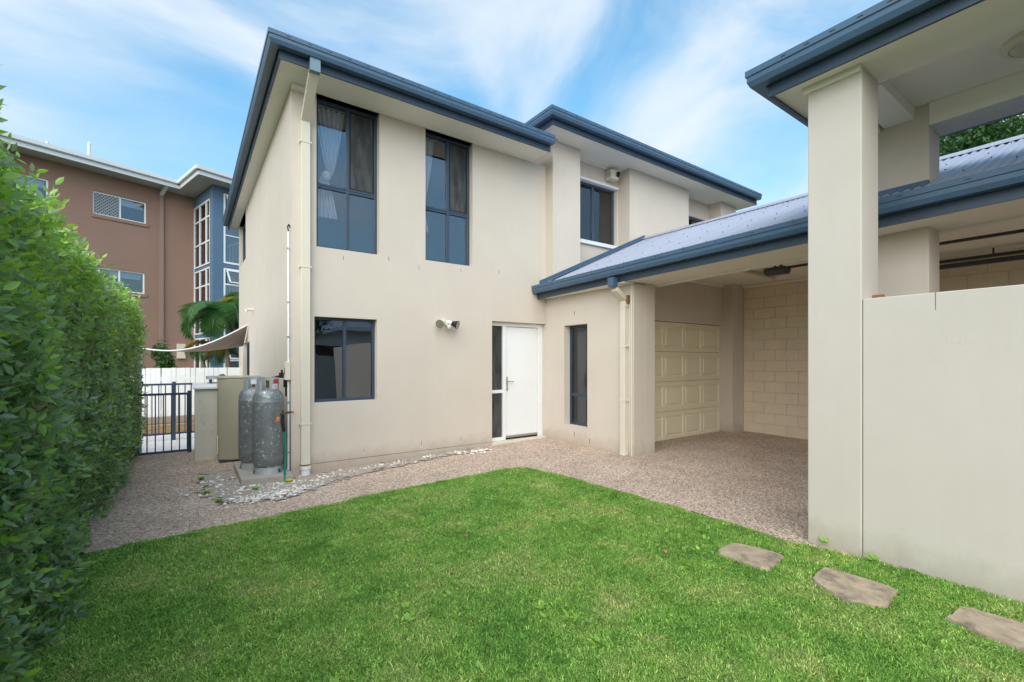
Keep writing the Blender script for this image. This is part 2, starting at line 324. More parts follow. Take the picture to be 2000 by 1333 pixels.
# ground height: the paving falls gently towards the lawn and the left
def G(x, y):
    g = min(max(.022*(x-3.0), -.05), .045)
    t = min(max((4.2-y)/2.4, 0), 1)
    return g*(1-t) - .045*t
GUT = [(0, 0), (.015, -.012), (.10, -.012), (.118, .03), (.118, .07), (.128, .075), (.128, .125), (.112, .128), (.112, .115), (0, .115)]
def gutter(parent, pts_, flip=1):
    """quad gutter and fascia swept along a path with mitred corners; path = fascia face at gutter bottom level"""
    P_ = [Vector(p) for p in pts_]; ds = [(b-a).normalized() for a, b in zip(P_, P_[1:])]; sd = [Vector((0, 0, 1)).cross(d)*flip for d in ds]
    offs = [sd[0]]+[sd[i]+sd[i+1] for i in range(len(ds)-1)]+[sd[-1]]
    def sweep(nm, poly, m):
        n = len(poly); vs = [p+o*a+Vector((0, 0, b)) for p, o in zip(P_, offs) for a, b in poly]; k = len(P_)
        fs = [(r*n+i, r*n+(i+1) % n, (r+1)*n+(i+1) % n, (r+1)*n+i) for r in range(k-1) for i in range(n)]+[tuple(range(n))[::-1], tuple(range((k-1)*n, k*n))]
        return MB().add(vs, fs).build(nm, m, parent)
    o = sweep('gutter', GUT, M_NAVY); sweep('fascia', [(-.025, -.105), (-.002, -.105), (-.002, .10), (-.025, .10)], M_NAVYD); return o
def gutter_slots(parent, p0, p1, flip=1, step=.5):
    p0 = Vector(p0); p1 = Vector(p1); d = (p1-p0); n = int(d.length/step); d.normalize(); side = Vector((0, 0, 1)).cross(d)*flip
    m = MB()
    for i in range(n):
        a = p0 + d*(i+.5)*step + side*.1285 + Vector((0, 0, .098)); m.extrude([(0, -.003), (.0015, -.003), (.0015, .003), (0, .003)], a, a+d*.035)
    o = m.build('gutter_slots', M_BLACK, parent); o['kind'] = 'stuff'
# ---------------------------------------------------------------- setting: ground
def grid_sheet(name, m, x0, x1, y0, y1, step, zf, inside=None, kind='structure'):
    nx = int(round((x1-x0)/step)); ny = int(round((y1-y0)/step)); v = []; f = []
    for j in range(ny+1):
        for i in range(nx+1):
            x = x0+(x1-x0)*i/nx; y = y0+(y1-y0)*j/ny; v.append((x, y, zf(x, y)))
    for j in range(ny):
        for i in range(nx): f.append((j*(nx+1)+i, j*(nx+1)+i+1, (j+1)*(nx+1)+i+1, (j+1)*(nx+1)+i))
    mb = MB(); mb.add(v, f); o = mb.build(name, m); o['kind'] = kind; return o
tag(MB().box(-400, 400, -400, 400, -.7, -.25).build('ground', M_DIRT), kind='structure')
LAWN = [(-1.3, -1.0), (-1.3, 4.70), (-.5, 4.77), (.19, 4.84), (1.49, 4.93), (2.75, 4.95), (3.45, 4.93), (3.62, 4.86), (3.70, 4.6), (3.76, 4.2), (3.93, 2.85), (3.99, 2.1), (4.03, 1.6), (4.14, 1.2), (4.16, -1.0)]
def in_poly(x, y, P):
    c = False; j = len(P)-1
    for i in range(len(P)):
        if (P[i][1] > y) != (P[j][1] > y) and x < (P[j][0]-P[i][0])*(y-P[i][1])/(P[j][1]-P[i][1])+P[i][0]: c = not c
        j = i
    return c
grid_sheet('paving', M_AGG, -1.6, 9.4, -2.0, 9.36, .2, lambda x, y: G(x, y)-.001)
grid_sheet('courtyard_paving', M_TILE, -3.0, 1.2, 9.36, 13.4, .5, lambda x, y: -.06)
m = MB()
for i in range(9): m.box(-2.9+i*.45-.002, -2.9+i*.45+.002, 9.37, 13.3, -.0602, -.0575)
for i in range(9): m.box(-2.95, 1.15, 9.5+i*.45-.002, 9.5+i*.45+.002, -.0602, -.0578)
o = m.build('paving_joints', M_MORTAR); o['kind'] = 'structure'

# lawn base
v = [(x, y) for x, y in LAWN]; m = MB(); st = .1
pts = {}
def lv(i, j):
    if (i, j) not in pts:
        x, y = i*st, j*st; pts[(i, j)] = len(m.v); m.v.append((x, y, G(x, y)+.004+.006*math.sin(x*3.1+y)*math.cos(y*2.3)))
    return pts[(i, j)]
for i in range(-13, 42):
    for j in range(-10, 50):
        if in_poly((i+.5)*st, (j+.5)*st, LAWN): m.f.append((lv(i, j), lv(i+1, j), lv(i+1, j+1), lv(i, j+1)))
lawn = m.build('lawn', M_DIRT); lawn['kind'] = 'structure'
# ---------------------------------------------------------------- the house
F = 6.42; XL = 1.07; XR = 5.32; SOF = 5.0
house = thing('house', 'two storey cream rendered house with navy gutters and tall upper windows', 'house')
W1 = (1.375, 2.224, 2.97, SOF); W2 = (2.939, 3.77, 2.99, SOF); W3 = (1.349, 2.19, .89, 2.04); DR = (4.148, 5.27, -.3, 2.12)
m = wallplane(MB(), 'x', F, F+.24, XL, 5.9, -.3, SOF, [W1, W2, W3, (4.148, XR-.002, -.3, 2.12)])
m.build('wall', M_WALL, house, 0)
SW = [(11.4, 12.9, 1.0, 1.87), (12.25, 13.95, 3.85, SOF)]
m = wallplane(MB(), 'y', XL, XL+.24, F+.242, 14.0, -.3, SOF, SW); m.build('wall', M_WALL, house)
m = wallplane(MB(), 'y', XL+.20, XL+.22, F+.3, 13.9, -.3, SOF, []); m.build('back_wall', M_WALL, house); box('back_wall', M_WALL, house, XL+.25, 12, 13.9, 14.0, -.3, 5.0)
# interior floors and partitions, dark rooms seen through the glass
box('floor_slab', M_WALL, house, XL+.26, 5.85, F+.26, 13.8, 2.55, 2.72)
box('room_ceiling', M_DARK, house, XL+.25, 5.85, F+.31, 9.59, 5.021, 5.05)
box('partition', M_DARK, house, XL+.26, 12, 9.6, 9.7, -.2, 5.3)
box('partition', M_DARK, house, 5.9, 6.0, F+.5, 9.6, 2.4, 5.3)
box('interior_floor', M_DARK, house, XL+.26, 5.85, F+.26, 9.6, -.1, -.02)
# soffits, hidden roof cores
box('soffit', M_SOFF, house, XL-.20, 4.98, F-.52, F+.30, SOF, SOF+.02)
box('soffit', M_SOFF, house, XL-.20, XL+.30, F+.302, 14.4, SOF, SOF+.02)
m = MB(); a, b, c, d = XL-.3, 5.1, F-.6, 14.5; z = SOF+.20; k = 1.35
m.add([(a, c, z), (b, c, z), (b, d, z), (a, d, z), (a+k, c+k, z+k*.23), (b-k, c+k, z+k*.23), (b-k, d-k, z+k*.23), (a+k, d-k, z+k*.23)],
      [(0, 1, 5, 4), (1, 2, 6, 5), (2, 3, 7, 6), (3, 0, 4, 7), (4, 5, 6, 7), (0, 3, 2, 1)])
m.build('roof', M_ROOF, house)
xg, yg, zg = XL-.22, F-.54, SOF+.085
gutter(house, [(4.975, yg, zg), (xg, yg, zg), (xg, 14.45, zg)]); gutter_slots(house, (4.975, yg, zg), (xg-.02, yg, zg), 1, .23)
# corner boxing under the soffit and downpipe
box('soffit_boxing', M_SOFF, house, XL-.002, 1.34, F-.09, F-.002, SOF-.06, SOF-.001)
m = MB(); m.box(1.175, 1.285, F-.075, F-.003, .02, SOF-.42); m.build('downpipe', M_PIPE, house, .004)
m = MB(); m.extrude([(-.055, -.036), (.055, -.036), (.055, .036), (-.055, .036)], (1.23, F-.04, SOF-.43), (1.23, F-.57, SOF-.02), up=Vector((0, .6, .8))); m.build('downpipe_offset', M_PIPE, house, .004)
m = MB(); m.box(1.172, 1.288, F-.625, F-.545, SOF-.08, SOF+.10); m.build('gutter_outlet', mat('pale_blue_steel', (.16, .23, .29), .5, var=.1), house)
for z in (SOF-.72, 2.66, .62): box('pipe_strap', M_PIPE, house, 1.160, 1.300, F-.080, F-.001, z, z+.022)
m = MB(); m.lathe([(0, -.05), (.055, -.05), (.055, .05), (.066, .05), (.066, .085), (.05, .085)], 1.23, F-.06, 16); m.build('drain_collar', M_WHITE, house)
m = MB(); m.box(1.17, 1.29, F-.08, F-.001, .088, .103); m.build('pipe_rust_edge', M_RUST, house)
# small plaster joints: weep slots and the slab line
m = MB()
for x, z in ((1.72, 2.83), (2.36, 2.90), (2.83, 2.83), (3.55, 2.87), (4.28, 2.92), (2.0, .17), (2.87, .17), (3.55, .17)): m.box(x, x+.005, F-.0015, F+.004, z, z+.055+.02*math.sin(x*9))
m.box(1.29, 4.14, F-.0015, F+.002, .085, .089)
for y, z in ((5.66, .17), (5.3, .10), (5.66, 2.22)): m.box(XR-.0015, XR+.003, y, y+.008, z, z+.075)
o = m.build('weep_slots', M_BLACK, house); o['kind'] = 'stuff'
box('control_joint', M_MORTAR, house, XL-.0015, XL+.001, 9.51, 9.522, 0, SOF)

def window(parent, x0, x1, z0, z1, y, cols, rows, t=.045, axis='x', fm=None, gm=None, screens=(), dep=.06, fixed=None):
    """cols/rows: lists of divider positions; outer frame, mullions; each pane a sub-part"""
    fm = fm or M_FRAME; gm = gm or M_GLASS; mb = MB()
    def B(a0, a1, d0, d1, zz0, zz1):
        if axis == 'x': mb.box(a0, a1, y+d0, y+d1, zz0, zz1)
        elif axis == 'yr': mb.box(y-d1, y-d0, a0, a1, zz0, zz1)
        else: mb.box(y+d0, y+d1, a0, a1, zz0, zz1)
    B(x0, x0+t, 0, dep, z0, z1); B(x1-t, x1, 0, dep, z0, z1)
    B(x0+t, x1-t, .001, dep, z0, z0+t); B(x0+t, x1-t, .001, dep, z1-t, z1)
    for c in cols: B(c-t*.55, c+t*.55, .004, dep-.002, z0+t, z1-t)
    cs = [x0+t, *[q for c in cols for q in (c-t*.55, c+t*.55)], x1-t]
    for r in rows:
        for a in range(0, len(cs), 2):
            B(cs[a], cs[a+1], .006, dep-.004, r-t*.8, r-t*.05); B(cs[a], cs[a+1], .010, dep-.006, r+t*.05, r+t*.8)
    fr = mb.build('window', fm, parent, .003)
    rs = [z0+t, *[q for r in rows for q in (r-t*.8, r+t*.8)], z1-t]
    for a in range(0, len(cs), 2):
        for b in range(0, len(rs), 2):
            def S(d0, d1, nm, mt, e=0.):
                q = MB(); A = (cs[a]+e, cs[a+1]-e); Z = (rs[b]+e, rs[b+1]-e)
                if axis == 'x': q.box(*A, y+d0, y+d1, *Z)
                elif axis == 'yr': q.box(y-d1, y-d0, *A, *Z)
                else: q.box(y+d0, y+d1, *A, *Z)
                return q.build(nm, mt, fr)
            S(.030, .034, 'pane', gm)
            if (a//2, b//2) in screens:
                S(.018, .020, 'insect_screen', M_SCREEN, .012)
                q = MB()
                q.box(cs[a], cs[a+1], y+.012, y+.026, rs[b], rs[b]+.018); q.box(cs[a], cs[a+1], y+.012, y+.026, rs[b+1]-.018, rs[b+1])
                q.box(cs[a], cs[a]+.018, y+.012, y+.026, rs[b]+.019, rs[b+1]-.019); q.box(cs[a+1]-.018, cs[a+1], y+.012, y+.026, rs[b]+.019, rs[b+1]-.019)
                q.build('screen_frame', M_BLACK, fr)
    return fr
window(house, W1[0], W1[1], W1[2], W1[3]-.002, F+.10, [1.81], [3.83], .04, screens={(1, 1)})
window(house, W2[0], W2[1], W2[2], W2[3]-.002, F+.10, [3.375], [3.83], .04, screens={(1, 1)})
window(house, W3[0], W3[1], W3[2], W3[3], F+.10, [1.77], [], .036)
# side windows
window(house, 11.45, 12.85, 1.02, 1.86, XL+.08, [12.15], [], .04, axis='y')
window(house, 12.3, 13.9, 3.9, SOF-.05, XL+.08, [13.1], [], .04, axis='y')
# entry door with sidelight
xd0, xd1 = 4.148, XR-.002; yd = F+.09
m = MB(); m.box(xd0, xd0+.035, yd, yd+.11, .07, 2.115); m.box(4.43, 4.49, yd-.002, yd+.11, .07, 2.05); m.box(xd1-.11, xd1-.002, yd, yd+.11, .07, 2.115)
m.box(xd0+.035, xd1-.11, yd+.001, yd+.11, 2.05, 2.118); m.box(xd0+.035, 4.43, yd+.003, yd+.10, .07, .125); m.box(xd0+.035, 4.43, yd+.003, yd+.10, .89, .945)
df = m.build('door_frame', M_WHITE, house, .004)
MB().box(xd0+.035, 4.43, yd+.05, yd+.055, .945, 2.05).build('pane', M_GLASS, df); MB().box(xd0+.035, 4.43, yd+.05, yd+.055, .125, .89).build('pane', M_GLASS, df)
MB().box(xd0+.035, 4.43, yd+.036, yd+.038, .125, 2.05).build('insect_screen', M_SCREEN, df)
dr = MB().box(4.497, xd1-.118, yd+.022, yd+.064, .10, 2.042).build('door', M_WHITE, house, .003)
MB().box(4.497, xd1-.118, yd+.006, yd+.021, .105, .14).build('weather_bar', M_CHROME, dr)
m = MB(); m.box(4.515, 4.537, yd+.008, yd+.021, .93, 1.17); m.cyl((4.526, yd+.008, 1.09), (4.526, yd-.035, 1.09), .009); m.cyl((4.526, yd-.035, 1.09), (4.645, yd-.035, 1.085), .008); m.cyl((4.526, yd+.01, .97), (4.526, yd-.008, .97), .011)
m.build('door_handle', M_CHROME, dr)
box('door_sill', M_TRIMC, house, xd0-.0, xd1, F-.02, F+.24, -.1, .068, bevel=.004)
box('threshold_gap', M_BLACK, house, 4.49, xd1-.11, yd+.03, yd+.07, .069, .0985)
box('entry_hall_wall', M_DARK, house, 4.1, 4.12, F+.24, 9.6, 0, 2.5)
# right hand upper volume
F2 = 6.22; SOF2 = 5.42
P = [(XR, 5.99), (7.39, 9.45), (10.81, 11.51)]
m = MB()
for i, (a, b) in enumerate(P): MB().box(a-(.004 if i == 0 else 0), b, F2, F2+.5, 2.59, SOF2).build('pilaster', M_WALL, house)
box('wall', M_WALL, house, XR-.001, XR+.2, F2+.5, 12.0, SOF-.3, SOF2-.002)
W4 = (6.16, 7.36, 3.85, 5.05)
m = wallplane(MB(), 'x', F2+.32, F2+.49, 5.99, 7.39, 2.3, SOF2, [(W4[0], W4[1], W4[2], W4[3])])
m.build('wall', M_WALL, house); m = wallplane(MB(), 'x', F2+.32, F2+.49, 9.45, 10.81, 2.3, SOF2, [(9.5, 10.65, 4.1, 5.0)])
m.build('wall', M_WALL, house); box('wall', M_WALL, house, 11.3, 11.5, F2+.5, 12, 2.3, SOF2-.003)
window(house, *W4, F2+.40, [6.74], [], .045)
box('window_trim', M_WHITE, house, W4[0]-.04, W4[1]+.025, F2+.29, F2+.395, W4[3]-.001, W4[3]+.045)
box('window_trim', M_WHITE, house, W4[0]-.04, W4[1]+.025, F2+.27, F2+.395, W4[2]-.07, W4[2]+.001)
wf = window(house, 9.5, 10.65, 4.1, 5.0, F2+.38, [10.0], [], .05)
m = MB()
for i in range(16): m.extrude([(-.02, 0), (.02, .03), (.02, .034), (-.02, .004)], (10.04, F2+.52, 4.15+i*.052), (10.6, F2+.52, 4.15+i*.052))
m.build('venetian_blind', M_WHITE, wf)
box('soffit', M_SOFF, house, 4.96, 11.80, F2-.42, F2+.34, SOF2, SOF2+.02)
box('soffit', M_SOFF, house, 4.96, XR+.02, F2+.341, 12, SOF2, SOF2+.02)
box('soffit_bead', M_SOFF, house, 6.0, 7.38, F2+.28, F2+.319, SOF2-.025, SOF2-.0005)
z2 = SOF2+.085; y2 = F2-.44; x2 = 4.94
gutter(house, [(11.7, y2, z2), (x2, y2, z2), (x2, 12, z2)]); gutter_slots(house, (11.7, y2, z2), (x2, y2, z2), 1, .23)
m = MB(); a, b, c, d = 4.86, 11.85, F2-.5, 12.2; z = SOF2+.20; k = 1.4
m.add([(a, c, z), (b, c, z), (b, d, z), (a, d, z), (a+k, c+k, z+k*.23), (b-k, c+k, z+k*.23), (b-k, d-k, z+k*.23), (a+k, d-k, z+k*.23)],
      [(0, 1, 5, 4), (1, 2, 6, 5), (2, 3, 7, 6), (3, 0, 4, 7), (4, 5, 6, 7), (0, 3, 2, 1)])
m.build('roof', M_ROOF, house)
# curtains in the upper rooms
def curtain(name, x0, x1, zt, zk, zb, y, label):
    v = []; f = []; nu, nz = 60, 40
    for k in range(nz+1):
        t = k/nz; z = zt+(zb-zt)*t
        if z > zk: q = (z-zk)/(zt-zk); wd = .10+.90*q**.75
        else: q = (zk-z)/(zk-zb); wd = .10+.62*q**.5
        cx = (x0+x1)/2 + (.02 if z > zk else -.10)*(1-wd)
        for i in range(nu+1):
            u = i/nu; x = cx+(u-.5)*(x1-x0)*wd
            v.append((x, y+.03*math.sin(u*34+math.sin(z*3)*1.5)*(.35+.65*wd)+.012*math.sin(u*71+z*5), z))
    for k in range(nz):
        for i in range(nu): f.append((k*(nu+1)+i, k*(nu+1)+i+1, (k+1)*(nu+1)+i+1, (k+1)*(nu+1)+i))
    mb = MB(); mb.add(v, f)
    r = thing(name, label, 'curtain'); o = mb.build('cloth', M_CURT, r, smooth=True)
    k = MB(); k.lathe([(0, .08), (.05, .06), (.07, .02), (.06, -.03), (.035, -.06), (0, -.07)], 0, 0, 14); ko = k.build('knot', M_CURT, r, smooth=True); ko.location = ((x0+x1)/2-.04, y-.01, zk+.0)
    return r
curtain('curtain', 1.40, 1.80, 4.97, 4.02, 3.45, F+.26, 'white sheer curtain knotted behind the left pane of the corner upper window')
curtain('curtain', 2.83, 3.20, 4.97, 3.95, 3.5, F+.27, 'white sheer curtain at the left edge of the second upper window')
# ---------------------------------------------------------------- garage wing with carport
gar = thing('garage', 'single storey cream garage wing and carport with grey corrugated roof', 'garage')
NW = (5.357, 5.92, .34, 2.06)
m = wallplane(MB(), 'y', XR, XR+.24, 4.4, F-.002, -.3, 2.58, [NW]); m.build('wall', M_WALL, gar)
window(gar, NW[0], NW[1], NW[2], NW[3], XR+.13, [], [.86], .035, axis='y')
box('column', M_WALL, gar, XR+.241, 5.81, 4.4, 5.0, -.3, 2.60, bevel=.006)
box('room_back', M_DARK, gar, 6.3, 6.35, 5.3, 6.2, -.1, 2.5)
m = MB(); m.box(5.95, 5.98, 5.4, 5.9, .1, 2.3); m.build('roller_blind', M_CURT, gar)
GD = (5.9, 8.654, -.3, 2.15)
m = wallplane(MB(), 'x', 4.96, 5.16, 5.811, 8.66, -.3, 2.95, [GD]); m.build('wall', M_WALL, gar)
box('column', M_WALL, gar, 8.655, 9.06, 4.737, 5.3, -.3, 2.95, bevel=.006)
gd = bpy.data.objects.new('garage_door', None); sc.collection.objects.link(gd); gd.parent = gar
hsec = .533
def section():
    mb = MB(); X0, X1 = 5.9, 8.654; y = 5.0; z0, z1 = .003, hsec-.003
    cols = [(6.85-.583+.583*i, 6.85-.583+.583*i+.545) for i in range(0, 4)]; cols = [(max(a, X0+.03), b) for a, b in cols if b < X1]
    cols = [(6.295, 6.84-.02), (6.88, 7.42), (7.475, 7.99), (8.05, 8.61)]; cols = [(5.93, 6.24)]+cols
    xs = [X0]; hl = [(a, b, .085, hsec-.085) for a, b in cols]
    wallplane(mb, 'x', y, y+.04, X0, X1, z0, z1, hl)
    for a, b, c, d in hl:   # pressed panel: sunk bevel and raised field
        r = [(a, c), (b, c), (b, d), (a, d)]
        def ring(e, dy): return [(a+e, y+dy, c+e), (b-e, y+dy, c+e), (b-e, y+dy, d-e), (a+e, y+dy, d-e)]
        rings = [ring(0, 0), ring(.012, .016), ring(.032, .016), ring(.048, .002)]
        vs = [p for q in rings for p in q]; fs = [(4*k+i, 4*k+(i+1) % 4, 4*k+4+(i+1) % 4, 4*k+4+i) for k in range(3) for i in range(4)]+[(12, 13, 14, 15)]
        mb.add(vs, fs)
    return mb.mesh('door_section', M_GDOOR)
sec = section()
for i in range(4): inst(sec, 'door_section', gd, (0, 0, .0+i*hsec+.012))
box('door_seal', M_BLACK, gd, 5.9, 8.654, 5.02, 5.05, -.05, 2.15)
# block wall: separate blocks with recessed joints
bw = MB().box(9.068, 9.25, -2.6, 5.3, -.3, 2.95).build('block_wall', M_MORTAR, gar)
bl, bh = .402, .2035
mb = MB(); e = .0018; q = .004
mb.add([(q, e, e), (q, bl-e, e), (q, bl-e, bh-e), (q, e, bh-e), (0, e+q, e+q), (0, bl-e-q, e+q), (0, bl-e-q, bh-e-q), (0, e+q, bh-e-q), (.012, e, e), (.012, bl-e, e), (.012, bl-e, bh-e), (.012, e, bh-e)],
       [(4, 7, 6, 5), (0, 4, 5, 1), (1, 5, 6, 2), (2, 6, 7, 3), (3, 7, 4, 0), (0, 1, 9, 8), (1, 2, 10, 9), (2, 3, 11, 10), (3, 0, 8, 11)])
blk = mb.mesh('block', M_BLOCK)
for r in range(14):
    for c in range(16):
        y = 4.737-(c+1)*bl + (bl/2 if r % 2 else 0)
        if y < -1.9: continue
        h = 1
        o = inst(blk, 'block', bw, (9.056+random.uniform(0, .0012), y, .03+r*bh+random.uniform(-.0006, .0006)))
        if y+bl > 4.737: o.scale = (1, (4.737-y)/bl, 1)
box('block_wall_top', M_BLOCK, bw, 9.052, 9.07, -2.0, 4.737, .03+14*bh, 2.95)
# ceiling and eave beam
ceil = box('ceiling', M_SOFF, gar, 5.86, 9.06, -2.6, 4.955, 2.95, 2.97)
m = MB()
for y in (3.6, 2.4, 1.2, 0.0): m.box(5.86, 9.05, y-.02, y+.02, 2.942, 2.9495)
m.build('ceiling_batten', M_SOFF, gar)
box('cornice', M_SOFF, gar, 5.865, 8.65, 4.90, 4.958, 2.90, 2.9485, bevel=.01)
box('cornice', M_SOFF, gar, 9.0, 9.052, -2.0, 4.73, 2.90, 2.9485, bevel=.01)
def slopebox(name, x0, x1, y0, y1, za, zb, zt, bevel=0):   # underside falls with the gutter: za at y0, zb at y1
    m = MB().add([(x0,y0,za),(x1,y0,za),(x1,y1,zb),(x0,y1,zb),(x0,y0,zt[0]),(x1,y0,zt[0]),(x1,y1,zt[1]),(x0,y1,zt[1])], [(0,3,2,1),(4,5,6,7),(0,1,5,4),(1,2,6,5),(2,3,7,6),(3,0,4,7)])
    return m.build(name, M_SOFF, gar, bevel)
slopebox('eave_beam', 5.12, 5.859, -2.6, 4.399, 2.76, 2.608, (2.90, 2.80))
box('beam_face', M_SOFF, gar, 5.6, 5.858, -2.6, 4.955, 2.802, 2.969)
box('soffit', M_SOFF, gar, 5.12, XR-.002, 4.40, F-.003, 2.581, 2.62)
slopebox('beam_bead', 5.80, 5.885, -2.6, 4.395, 2.735, 2.583, (2.80, 2.64), .008)
zg = 2.66
gutter(gar, [(5.11, F-.01, zg), (5.11, -2.6, zg+.19)], -1); gutter_slots(gar, (5.11, 4.0, zg+.0508), (5.11, -2.6, zg+.19), -1, .42)
# corrugated roof
def corrugated(y0, y1, XE, ZE, XR_, ZR, pitch=.076, amp=.0085):
    v = []; f = []; n = int((y1-y0)/pitch*6)
    rows = [(XE, ZE), ((XE+XR_)/2, (ZE+ZR)/2), (XR_, ZR), (XR_*2-XE, ZE)]
    for ri, (x, z) in enumerate(rows):
        for i in range(n+1):
            y = y0+(y1-y0)*i/n; v.append((x, y, z+amp*math.sin(2*math.pi*y/pitch)+((.0211*(y1-y)) if ri == 0 else .010*(y1-y) if ri == 1 else 0)))
    for r in range(len(rows)-1):
        for i in range(n): f.append((r*(n+1)+i, r*(n+1)+i+1, (r+1)*(n+1)+i+1, (r+1)*(n+1)+i))
    mb = MB(); mb.add(v, f); return mb
ZE, RX, RZ = 2.765, 7.85, 4.02
rf = corrugated(-3.0, F2-.01, 5.03, ZE, RX, RZ, .076, .012).build('roof', M_ROOF, gar, smooth=True)
MB().add([(5.99, F2-.01, ZE+(5.99-5.03)*.427), (7.39, F2-.01, ZE+(7.39-5.03)*.427), (7.39, F2+.32, ZE+(7.39-5.03)*.427), (5.99, F2+.32, ZE+(5.99-5.03)*.427)], [(0, 1, 2, 3)]).build('roof_apron', M_NAVY, gar)
MB().add([(5.03, F2-.01, ZE), (5.32, F2-.01, ZE+.12), (5.32, F-.001, ZE+.12), (5.03, F-.001, ZE)], [(0, 1, 2, 3)]).build('roof_apron', M_NAVY, gar)
m = MB(); m.extrude([(-.0, 0), (.10, 0), (.10, .012), (.012, .012), (.012, .07), (0, .07)], (RX, F2-.008, RZ+.02), (5.0, F2-.008, ZE+.018)); m.build('wall_flashing', M_NAVY, gar)
m = MB(); m.extrude([(-.14, -.055), (0, .02), (.14, -.055), (.14, -.045), (0, .035), (-.14, -.045)], (RX, -3, RZ+.012), (RX, F2-.01, RZ+.012)); m.build('ridge_cap', M_ROOF, rf)
m = MB(); sn = (RZ-ZE)/(RX-5.03)
for r in range(5):
    for c in range(26):
        x = 5.25+r*.55; y = -2.4+c*.33+.1*(r % 2); z = ZE+(x-5.03)*sn+.010+.020*(F2-y)*(1-(x-5.03)/(RX-5.03))
        m.cyl((x, y, z), (x-.004, y, z+.010), .0055, n=6)
o = m.build('roof_screws', M_BLACK, rf); o['kind'] = 'stuff'
box('gable_wall', M_WALL, gar, 9.3, 9.5, -2.6, 5.3, 2.95, 3.1)
# downpipe and conduit on the garage corner
m = MB(); m.box(XR-.075, XR-.003, 4.50, 4.60, .03, 2.36); m.build('downpipe', M_PIPE, gar, .004)
m = MB(); m.extrude([(-.05, -.036), (.05, -.036), (.05, .036), (-.05, .036)], (XR-.04, 4.55, 2.36), (XR-.25, 4.55, 2.50), up=Vector((.55, 0, .83))); m.build('downpipe_offset', M_PIPE, gar, .003)
m = MB(); m.box(4.99, 5.08, 4.50, 4.61, 2.53, 2.66); m.build('gutter_outlet', M_NAVY, gar)
for z in (.85, 1.65, 2.25): box('pipe_strap', M_PIPE, gar, XR-.079, XR-.001, 4.485, 4.615, z, z+.02)
m = MB(); m.lathe([(0, -.05), (.05, -.05), (.05, .05), (.062, .05), (.062, .085), (.04, .085)], XR-.05, 4.55, 16); m.build('drain_collar', M_TRIMC, gar)
box('pipe_rust_edge', M_RUST, gar, XR-.05, XR-.003, 4.47, 4.50, 2.30, 2.42)
m = MB(); m.cyl((XR-.013, 4.43, .04), (XR-.013, 4.43, 2.57), .011); m.build('conduit', M_TRIMC, gar)
# overhead door rails (other carport door) + opener + tube light
rl = thing('overhead_door_rails', 'long dark steel door rails hanging under the carport ceiling', 'door rails')
m = MB(); m.box(6.19, 6.29, -2.2, 3.05, 2.80, 2.86); m.build('rail', M_RAIL, rl)
m = MB(); m.box(8.62, 8.68, -2.2, 3.05, 2.74, 2.80); m.box(8.68, 8.72, -2.2, 3.05, 2.83, 2.87); m.build('rail', M_RAIL, rl)
m = MB()
for y in (2.6, 1.2, -.4): m.box(6.235, 6.25, y, y+.02, 2.86, 2.949); m.box(8.66, 8.675, y, y+.02, 2.87, 2.949)
m.build('hanger', M_RAIL, rl)
op = thing('door_opener', 'dark grey garage door opener motor hanging on its rail under the carport ceiling', 'door opener')
m = MB(); m.box(6.78, 6.82, -2.2, 2.95, 2.735, 2.765); m.build('rail', M_RAIL, op)
prof = [(-.15, .0), (-.13, -.055), (-.06, -.075), (.08, -.075), (.15, -.045), (.17, 0), (.13, .035), (-.12, .035)]
m = MB(); m.extrude([(a, b) for a, b in [(-.10, .03), (-.105, -.02), (-.06, -.075), (.06, -.075), (.105, -.02), (.10, .03)]], (6.8, 2.93, 2.74), (6.8, 3.22, 2.74)); m.build('motor_housing', M_RAIL, op, .02)
m = MB(); m.box(6.72, 6.88, 3.221, 3.30, 2.675, 2.75); m.build('light_cover', mat('smoked_plastic', (.35, .36, .36), .3), op, .015)
m = MB(); m.box(6.70, 6.72, 3.05, 3.08, 2.77, 2.949); m.box(6.88, 6.90, 3.05, 3.08, 2.77, 2.949); m.cyl((6.68, 3.2, 2.76), (6.66, 3.24, 2.949), .004, n=6); m.build('hanger', M_RAIL, op)
tl = thing('tube_light', 'cream batten tube light fixed across the carport ceiling', 'tube light')
m = MB(); m.box(6.52, 7.85, 3.57, 3.66, 2.855, 2.949); m.build('batten', M_TRIMC, tl, .005)
m = MB(); m.cyl((6.50, 3.615, 2.825), (7.87, 3.615, 2.825), .027, n=16); m.build('diffuser', mat('yellowed_tube', (.52, .44, .30), .35), tl)
m = MB(); m.cyl((6.46, 3.615, 2.825), (6.50, 3.615, 2.825), .032, n=16); m.cyl((7.87, 3.615, 2.825), (7.91, 3.615, 2.825), .032, n=16); m.build('end_cap', M_TRIMC, tl)
# ---------------------------------------------------------------- entry portico and garden wall
por = thing('portico', 'tall cream entry portico on square pillars with navy gutter', 'portico')
PX0, PX1, PY0, PY1 = 4.165, 4.53, 1.275, 1.645; PS = 3.70
box('pillar', M_WALL2, por, PX0, PX1, PY0, PY1, -.3, PS, bevel=.008)
box('pillar', M_WALL, por, 5.5, 5.86, 1.175, 1.60, -.3, PS+.098, bevel=.008)
box('pillar_cap', M_SOFF, por, PX0-.03, PX1+.02, PY1-.03, PY1+.03, PS-.05, PS-.001)
box('pillar_cap', M_SOFF, por, PX0-.03, PX0-.001, PY0, PY1-.03, PS-.05, PS-.001)
box('outer_soffit', M_SOFF, por, 4.0, 4.56, -3.5, 1.87, PS, PS+.06)
box('outer_soffit', M_SOFF, por, 4.561, 5.499, 1.53, 1.87, PS, PS+.06)
box('outer_soffit', M_SOFF, por, 5.50, 6.12, 1.602, 1.87, PS, PS+.06)
